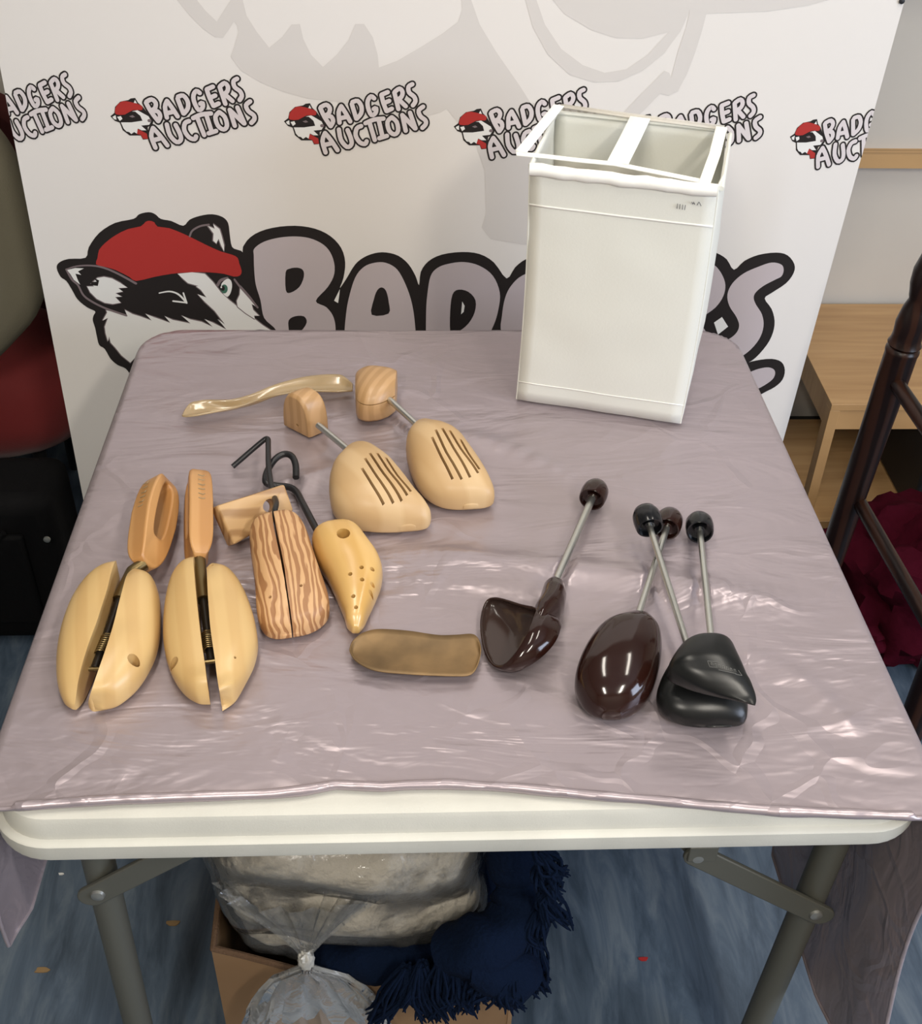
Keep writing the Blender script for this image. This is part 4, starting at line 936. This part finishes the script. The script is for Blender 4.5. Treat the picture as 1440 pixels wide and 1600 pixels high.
M_bag = mat('burgundy_fabric', (0.040, 0.0025, 0.008), 0.95, spec=0.05, bump=(14, 0.5, 0.02))
def blob(c, r, seed, amp=0.16, n=48, m=28, flat=True, fr_=2.2):
    vs = []; fs = []
    for j in range(m+1):
        ph = -PI/2+PI*j/m
        for i in range(n):
            th = 2*PI*i/n
            def se(v, e): return math.copysign(abs(v)**e, v)
            d = Vector((se(math.cos(ph), 0.7)*se(math.cos(th), 0.8), se(math.cos(ph), 0.7)*se(math.sin(th), 0.8), se(math.sin(ph), 0.8)))
            k = 1+amp*noise.noise(d*fr_+Vector((seed, 0, 0)))+amp*0.5*noise.noise(d*fr_*2.6+Vector((0, seed, 0)))
            p = Vector((c[0]+d.x*r[0]*k, c[1]+d.y*r[1]*k, c[2]+d.z*r[2]*k))
            vs.append(p)
    fs = [(j*n+i, j*n+(i+1) % n, (j+1)*n+(i+1) % n, (j+1)*n+i) for j in range(m) for i in range(n)]
    if flat:
        for p in vs: p.z = max(p.z, 0.003)
    return G().add(vs, fs)
bg = thing('cloth_bag', 'crumpled burgundy fabric bag slumped on the floor at the right', 'bag', (0.98, 1.03, 0))
obj('body', blob((0.98, 1.00, 0.11), (0.20, 0.155, 0.16), 4, 0.26), M_bag, bg)
obj('flap', blob((0.84, 0.97, 0.045), (0.11, 0.10, 0.05), 9, 0.3), M_bag, bg)
g = G(); g.tube(cat([(0.93, 0.98, 0.24), (0.98, 0.95, 0.33), (1.06, 0.96, 0.34), (1.12, 1.0, 0.25)], 6), 0.011, 10); obj('strap', g, M_bag, bg)

# ================================================================= LEFT SIDE: chairs and holdall
M_kh = mat('khaki_upholstery', (0.16, 0.145, 0.10), 0.9, bump=(250, 0.5, 0.001), var=(4, 0.08))
M_redf = mat('dark_red_upholstery', (0.17, 0.010, 0.010), 0.8, bump=(250, 0.4, 0.001), sheen=0.2)
M_redd = mat('deep_red_upholstery', (0.07, 0.008, 0.008), 0.85, bump=(250, 0.4, 0.001))
kc = thing('folding_chair', 'folded chair with khaki padded back leaning behind the left edge of the banner', 'chair', (-0.93, 1.19, 0))
pl = [(-0.705,0.935),(-0.672,0.86),(-0.664,0.72),(-0.678,0.615),(-0.735,0.545),(-0.80,0.490),(-0.88,0.462),(-1.05,0.47),(-1.14,0.58),(-1.16,0.85),(-1.08,1.03),(-0.92,1.09),(-0.78,1.04)]
pl3 = cat([(x, 0, z) for x, z in pl], 4, True); secs = []; cc = sum(pl3, Vector())/len(pl3)
for y, k in ((1.165, 0.0), (1.150, 0.55), (1.152, 0.86), (1.158, 0.95), (1.172, 1.0), (1.205, 1.0), (1.218, 0.95), (1.222, 0.5)):
    secs.append([Vector((cc.x+(p.x-cc.x)*max(k, 0.01), y, cc.z+(p.z-cc.z)*max(k, 0.01))) for p in pl3])
obj('backrest', G().loft(secs), M_kh, kc)
for x in (-0.86, -1.06):
    obj('leg', G().tube([(x, 1.20, 0.60), (x-0.01, 1.235, 0.0)], 0.011, 12), M_black, kc)
obj('crossbar', G().tube([(-0.86, 1.215, 0.3), (-1.06, 1.215, 0.3)], 0.008, 10), M_black, kc)
rc = thing('tub_chair', 'dark red upholstered tub chair behind the khaki padded chair', 'chair', (-0.93, 1.43, 0))
obj('seat', blob((-0.905, 1.41, 0.31), (0.225, 0.17, 0.13), 2, 0.03, flat=False), M_redf, rc)
g = G(); secs = []
for i in range(25):
    a = math.radians(-20+220*i/24); x, y = -0.93+0.235*math.cos(a), 1.425+0.185*math.sin(a)
    ir = Vector((math.cos(a), math.sin(a), 0)); hz = 0.62+0.22*math.sin(math.radians(90)*min(1, max(0, math.sin(a))))
    secs.append([Vector((x, y, 0.24))+ir*-0.02, Vector((x, y, 0.24))+ir*0.02, Vector((x, y, hz-0.02))+ir*0.028, Vector((x, y, hz)), Vector((x, y, hz-0.02))-ir*0.028])
g.loft(secs); obj('backrest', g, M_redd, rc, bevel=0.008)
for x, y in ((-0.80, 1.33), (-1.06, 1.33), (-0.80, 1.53), (-1.06, 1.53)): obj('leg', G().tube([(x, y, 0.26), (x, y, 0)], 0.014, 12), M_black, rc)
M_case = mat('black_nylon', (0.003, 0.003, 0.0035), 0.8, spec=0.15, bump=(200, 0.4, 0.001))
hd = thing('holdall', 'black soft holdall on the floor left of the table', 'bag', (-0.93, 1.03, 0))
g = G().box((-1.25, 0.975, 0.0), (-0.672, 1.125, 0.34)); obj('body', g, M_case, hd, bevel=0.03, seg=4)
obj('zip_flap', G().box((-1.18, 0.962, 0.06), (-0.73, 0.977, 0.27)), M_case, hd, bevel=0.006)
p = at(75, 838, y=0.97); obj('stud', G().lathe((p.x, 0.963, p.z), (0, -1, 0), [(0.006, 0), (0.006, 0.003), (0, 0.005)]), M_bolt, hd)
obj('strap', G().tube(cat([(-1.15, 0.97, 0.30), (-1.0, 0.955, 0.22), (-0.85, 0.955, 0.2), (-0.76, 0.965, 0.28)], 6), 0.006, 8), M_case, hd)

# ================================================================= UNDER THE TABLE: box, bagged blanket, navy throw
M_card = mat('brown_cardboard', (0.23, 0.135, 0.065), 0.8, bump=(120, 0.15, 0.001), var=(6, 0.08))
M_cardd = mat('corrugated_edge', (0.10, 0.055, 0.028), 0.9, bump=(260, 1.0, 0.002))
BZ = 0.30
q0 = at(330, 1484, z=BZ); q1 = at(802, 1562, z=BZ-0.01)
bx0, bx1, byf = q0.x, q1.x, (q0.y+q1.y)/2
bx = thing('cardboard_box', 'open brown cardboard box on the floor under the table', 'box', ((bx0+bx1)/2, byf+0.15, 0))
th = 0.005; byb = byf+0.33
def wallp(a, b_, z0, zs, tk, mi=0):
    a = Vector(a); b_ = Vector(b_); d = (b_-a).normalized(); n = Vector((-d.y, d.x, 0))*tk; N_ = len(zs)-1; g = G()
    bot = [a.lerp(b_, i/N_)+Vector((0, 0, z0)) for i in range(N_+1)]; tp_ = [a.lerp(b_, i/N_)+Vector((0, 0, zs[i])) for i in range(N_+1)]
    ring = bot+tp_[::-1]
    g.loft([ring, [r+n for r in ring]]); return g
zf = [BZ+0.0, BZ-0.006, BZ-0.014, BZ-0.022, BZ-0.012, BZ-0.016, BZ-0.018, BZ-0.016, BZ-0.014, BZ-0.012, BZ-0.016]
obj('front_panel', wallp((q0.x, q0.y, 0), (q1.x, q1.y, 0), 0, zf, th), M_card, bx, smooth=False)
obj('side_panel', wallp((q0.x, byb, 0), (q0.x, q0.y, 0), 0, [BZ+0.03, BZ+0.02, BZ+0.004, BZ], th), M_card, bx, smooth=False)
obj('side_panel', wallp((q1.x, q1.y, 0), (q1.x, byb, 0), 0, [BZ-0.016]*3, th), M_card, bx, smooth=False)
obj('back_panel', wallp((q1.x, byb, 0), (q0.x, byb, 0), 0, [BZ]*3, th), M_card, bx, smooth=False)
obj('bottom', G().box((bx0+0.004, byf+0.012, 0.001), (bx1-0.004, byb-0.004, 0.006)), M_card, bx, smooth=False)
g = G(); pp = [Vector((q0.x, q0.y, 0)).lerp(Vector((q1.x, q1.y, 0)), i/10)+Vector((0, 0.0025, zf[i])) for i in range(11)]
g.tube(pp, 0.0042, 8); g.tube([Vector((q0.x+0.002, q0.y, BZ)), Vector((q0.x+0.002, byb, BZ+0.03))], 0.004, 8)
obj('torn_rim', g, M_cardd, bx)
# folded knitted blanket
m = mat('grey_knit', (0.44, 0.40, 0.335), 0.95, bump=(90, 1.0, 0.006), sheen=0.3); M_knit = m
bk = thing('folded_blanket', 'folded grey knitted blanket inside the clear plastic bag under the table', 'blanket', (-0.115, byf+0.17, 0.2))
def blanket(off, seed, amp):
    secs = []; n = 90; m_ = 130
    cx, cy, cz = -0.127, byf+0.163, 0.405; rx, ry, rz = 0.167+off, 0.135+off, 0.15+off
    vs = []
    def se(v, e): return math.copysign(abs(v)**e, v)
    for j in range(n+1):
        ph = -PI/2+PI*j/n
        for i in range(m_):
            thh = 2*PI*i/m_
            d = Vector((se(math.cos(ph), 0.5)*se(math.cos(thh), 0.6), se(math.cos(ph), 0.5)*se(math.sin(thh), 0.6), se(math.sin(ph), 0.55)))
            layers = 0.024*(abs(math.sin(d.z*5.0+0.9*d.x))-0.6)
            k = 1+amp*noise.noise(d*2.2+Vector((seed, 0, 0)))
            hz = 1-0.12*max(0, d.x)
            p = Vector((cx+d.x*rx*k, cy+d.y*(ry*k+layers), cz+d.z*rz*k*hz))
            if off == 0: p += d*0.003*noise.noise(Vector((p.x*60, p.y*60, p.z*130)))-d*0.002
            if off > 0: p += d*0.005*noise.noise(p*22)+d*0.0025*noise.noise(p*60)
            vs.append(p)
    return G().add(vs, [(j*m_+i, j*m_+(i+1) % m_, (j+1)*m_+(i+1) % m_, (j+1)*m_+i) for j in range(n) for i in range(m_)])
obj('knitted_body', blanket(0, 1.0, 0.10), M_knit, bk)
m = bpy.data.materials.new('clear_polythene'); m.use_nodes = True; nt = m.node_tree; M_poly = m
for nn in list(nt.nodes): nt.nodes.remove(nn)
out = nt.nodes.new('ShaderNodeOutputMaterial'); mx = nt.nodes.new('ShaderNodeMixShader'); tr = nt.nodes.new('ShaderNodeBsdfTransparent'); gl = nt.nodes.new('ShaderNodeBsdfGlossy'); df = nt.nodes.new('ShaderNodeBsdfDiffuse')
mx2 = nt.nodes.new('ShaderNodeMixShader'); mx2.inputs[0].default_value = 0.06; df.inputs['Color'].default_value = (0.8, 0.8, 0.78, 1)
tr.inputs[0].default_value = (0.93, 0.93, 0.92, 1); gl.inputs['Roughness'].default_value = 0.12
fn = nt.nodes.new('ShaderNodeFresnel'); fn.inputs[0].default_value = 1.55
tc = nt.nodes.new('ShaderNodeTexCoord'); n1 = nt.nodes.new('ShaderNodeTexNoise'); n1.inputs['Scale'].default_value = 22; n1.inputs['Detail'].default_value = 5; n1.inputs['Distortion'].default_value = 1.5
bp = nt.nodes.new('ShaderNodeBump'); bp.inputs['Strength'].default_value = 1.0; bp.inputs['Distance'].default_value = 0.006
L = nt.links.new
L(tc.outputs['Object'], n1.inputs['Vector']); L(n1.outputs['Fac'], bp.inputs['Height']); L(bp.outputs[0], gl.inputs['Normal']); L(bp.outputs[0], fn.inputs['Normal'])
L(tr.outputs[0], mx2.inputs[1]); L(df.outputs[0], mx2.inputs[2]); L(fn.outputs[0], mx.inputs[0]); L(mx2.outputs[0], mx.inputs[1]); L(gl.outputs[0], mx.inputs[2]); L(mx.outputs[0], out.inputs['Surface'])
pb = thing('plastic_bag', 'clear plastic bag tied in a knot, wrapped round the grey blanket', 'bag', (-0.115, byf+0.17, 0.2))
obj('film', blanket(0.008, 1.0, 0.10), M_poly, pb)
def yw(u): return float(np.interp(u, [330, 802], [q0.y, q1.y]))
kn = at(478, 1500, y=yw(478)-0.018)
neck_top = kn+Vector((0.0, 0.02, 0.03))
g = G(); secs = []      # gathered cone above the knot and flared skirt below it
M_knot = mat('gathered_polythene', (0.6, 0.58, 0.52), 0.3, trans=0.3, spec=0.6, bump=(60, 0.5, 0.004))
for s_, (r_, dz_, dy_) in enumerate([(0.095, 0.085, 0.045), (0.055, 0.055, 0.028), (0.024, 0.03, 0.012), (0.008, 0.012, 0.002), (0.008, -0.006, 0.0)]):
    ring = []
    for k in range(40):
        a = 2*PI*k/40; rr = r_*(1+0.16*math.sin(k*2.4+s_*0.2)*(s_ < 4)); ring.append(kn+Vector((rr*math.cos(a), dy_+0.35*rr*math.sin(a), dz_)))
    secs.append(ring)
g.loft(secs, 0, False); obj('gather', g, M_poly, pb)
obj('knot', blob((kn.x, kn.y, kn.z), (0.0095, 0.009, 0.016), 3, 0.3, 24, 16, False), M_knot, pb)
g = G(); secs = []
for s_ in range(9):
    f = s_/8; ring = []
    for k in range(64):
        a = 2*PI*k/64; xr = 0.008+0.085*f**0.45; rr = 1+0.14*math.sin(k*1.9)+0.1*noise.noise(Vector((k*0.4, f*3, 2)))
        rr *= 1+0.22*noise.noise(Vector((math.cos(a)*2.5, math.sin(a)*2.5, f*2.5+7))); ring.append(kn+Vector((xr*rr*math.cos(a)+0.012*f, -0.004-0.016*f+(0.006+0.010*f)*math.sin(a)+0.003*math.sin(k*1.3+f*5), -0.012-0.12*f*rr)))
    secs.append(ring)
g.loft(secs, 0, False); M_poly2 = M_poly.copy(); M_poly2.name = 'crumpled_polythene'
for nn in M_poly2.node_tree.nodes:
    if nn.type == 'FRESNEL': nn.inputs[0].default_value = 1.28
    if nn.type == 'BSDF_GLOSSY': nn.inputs['Roughness'].default_value = 0.2
    if nn.type == 'MIX_SHADER' and not nn.inputs[0].is_linked: nn.inputs[0].default_value = 0.13
obj('skirt', g, M_poly2, pb)
# navy throw
M_navy = mat('navy_wool', (0.0022, 0.0065, 0.020), 0.95, spec=0.1, bump=(160, 0.8, 0.003))
tw = thing('navy_throw', 'dark navy tasselled throw bundled in the box beside the bagged blanket', 'throw', (0.06, byf+0.12, 0.2))
def roll(pts, r, seed):
    P_ = cat(pts, 6); g = G(); rs = [r*(1+0.22*noise.noise(Vector((i*0.28, seed, 0)))) for i in range(len(P_))]
    g.tube(P_, rs, 20)
    for i, v in enumerate(g.v): v += Vector((noise.noise(v*28), noise.noise(v*28+Vector((5, 0, 0))), noise.noise(v*28+Vector((0, 5, 0)))))*0.009
    return g
Y0 = byf+0.02
obj('fold', roll([at(505,1508,y=yw(505)+.02), at(560,1500,y=yw(560)+.015), at(620,1500,y=yw(620)+.02), at(690,1505,y=yw(690)+.025), at(760,1500,y=yw(760)+.03), at(815,1485,y=yw(815)+0.04)], 0.026, 1), M_navy, tw)
obj('fold', roll([at(700,1490,y=yw(700)+0.01), at(760,1478,y=yw(760)+0.01), at(805,1440,y=yw(805)+0.04), at(815,1390,y=yw(815)+0.07), at(812,1345,y=yw(812)+0.09), at(800,1290,y=yw(800)+0.11)], 0.035, 2), M_navy, tw)
obj('fold', roll([at(740,1500,y=yw(740)-.005), at(790,1520,y=yw(790)-0.005), at(815,1530,y=yw(815))], 0.028, 3), M_navy, tw)
obj('fold', roll([(0.02, Y0+0.05, 0.16), (0.045, Y0+0.10, 0.3), (0.06, Y0+0.16, 0.42), (0.05, Y0+0.22, 0.44)], 0.045, 4), M_navy, tw)
def tassel(u, v, u2, v2, yy, n=34, sp=0.017):
    a = at(u, v, y=yy); b_ = at(u2, v2, y=yy-0.012); g = G()
    for i in range(n):
        j0 = Vector((random.uniform(-1, 1)*sp*0.5, random.uniform(-.5, .5)*sp, random.uniform(-.3, .3)*sp)); j1 = Vector((random.uniform(-1, 1)*sp, random.uniform(-.8, .4)*sp, random.uniform(-0.8, 0.4)*sp))
        md_ = a.lerp(b_, 0.5)+j0*1.4+Vector((random.uniform(-1, 1)*sp*0.6, -0.004, 0))
        g.tube(cat([a+j0*0.6, md_, b_+j1], 4), [0.0019]*8+[0.0008], 6)
    obj('tassel', g, M_navy, tw)
yo = byf-0.018
for a in [(635,1510,592,1585),(655,1515,640,1560),(660,1505,668,1582),(690,1505,690,1578),(712,1520,708,1560),(735,1525,728,1570),(760,1530,752,1552),(775,1535,800,1562),(800,1525,790,1558),(822,1500,838,1540),(836,1470,840,1530),(842,1420,836,1470),(848,1400,872,1432),(845,1350,862,1392),(838,1330,866,1360)]:
    tassel(*a, yw(a[0])+(-0.014 if a[1] > 1480 and a[0] < 805 else 0.03))

# press the cloth flat under everything that lies on it
bpy.context.view_layer.update()
dg = bpy.context.evaluated_depsgraph_get(); press = []
for o in list(SC.objects):
    top_ = o
    while top_.parent: top_ = top_.parent
    if o.type == 'MESH' and (top_.name.startswith(('shoe', 'fabric_hamper'))):
        press.append((BVHTree.FromObject(o, dg), o.matrix_world.translation.copy()))
me = cloth.data; co = Vector(cloth.location)
for v in me.vertices:
    p = v.co+co
    if p.z < 0.735: continue
    for bv_, o_ in press:
        h = bv_.find_nearest(p-o_, 0.008)
        q = bv_.ray_cast(Vector((p.x, p.y, 0.70))-o_, Vector((0, 0, 1)), 0.08) if h[0] is None else h
        if q[0] is not None: v.co.z = min(v.co.z, 0.7415-co.z); break

# ================================================================= FLOOR SCRAPS
M_lf = mat('dry_scrap', (0.22, 0.14, 0.06), 0.8); M_rd = mat('red_scrap', (0.30, 0.01, 0.01), 0.7); M_ws = mat('white_scrap', (0.7, 0.7, 0.68), 0.8)
for (u, v, s, m_, lab, ry) in [(270,1442,0.010,M_lf,'small dry brown scrap on the floor, nearer the cardboard box',0.1),(65,1515,0.010,M_lf,'small tan wood chip on the floor at the lower left',0.6),(1005,1498,0.007,M_rd,'small red paper scrap on the blue floor',0.0),(95,1365,0.004,M_ws,'tiny white crumb on the floor by the left drape of the cloth',0.3)]:
    p = at(u, v, z=0.002); g = G(); ring = [Vector((p.x+s*math.cos(a)*(1+0.3*math.sin(3*a+u)), p.y+s*0.55*math.sin(a)*(1+0.25*math.cos(2*a)), 0.0)) for a in [2*PI*k/10 for k in range(10)]]
    g.loft([ring, [r+Vector((0, 0, 0.002)) for r in ring]])
    o = obj('floor_scrap', g, m_, origin=(p.x, p.y, 0)); tag(o, lab, 'scrap')
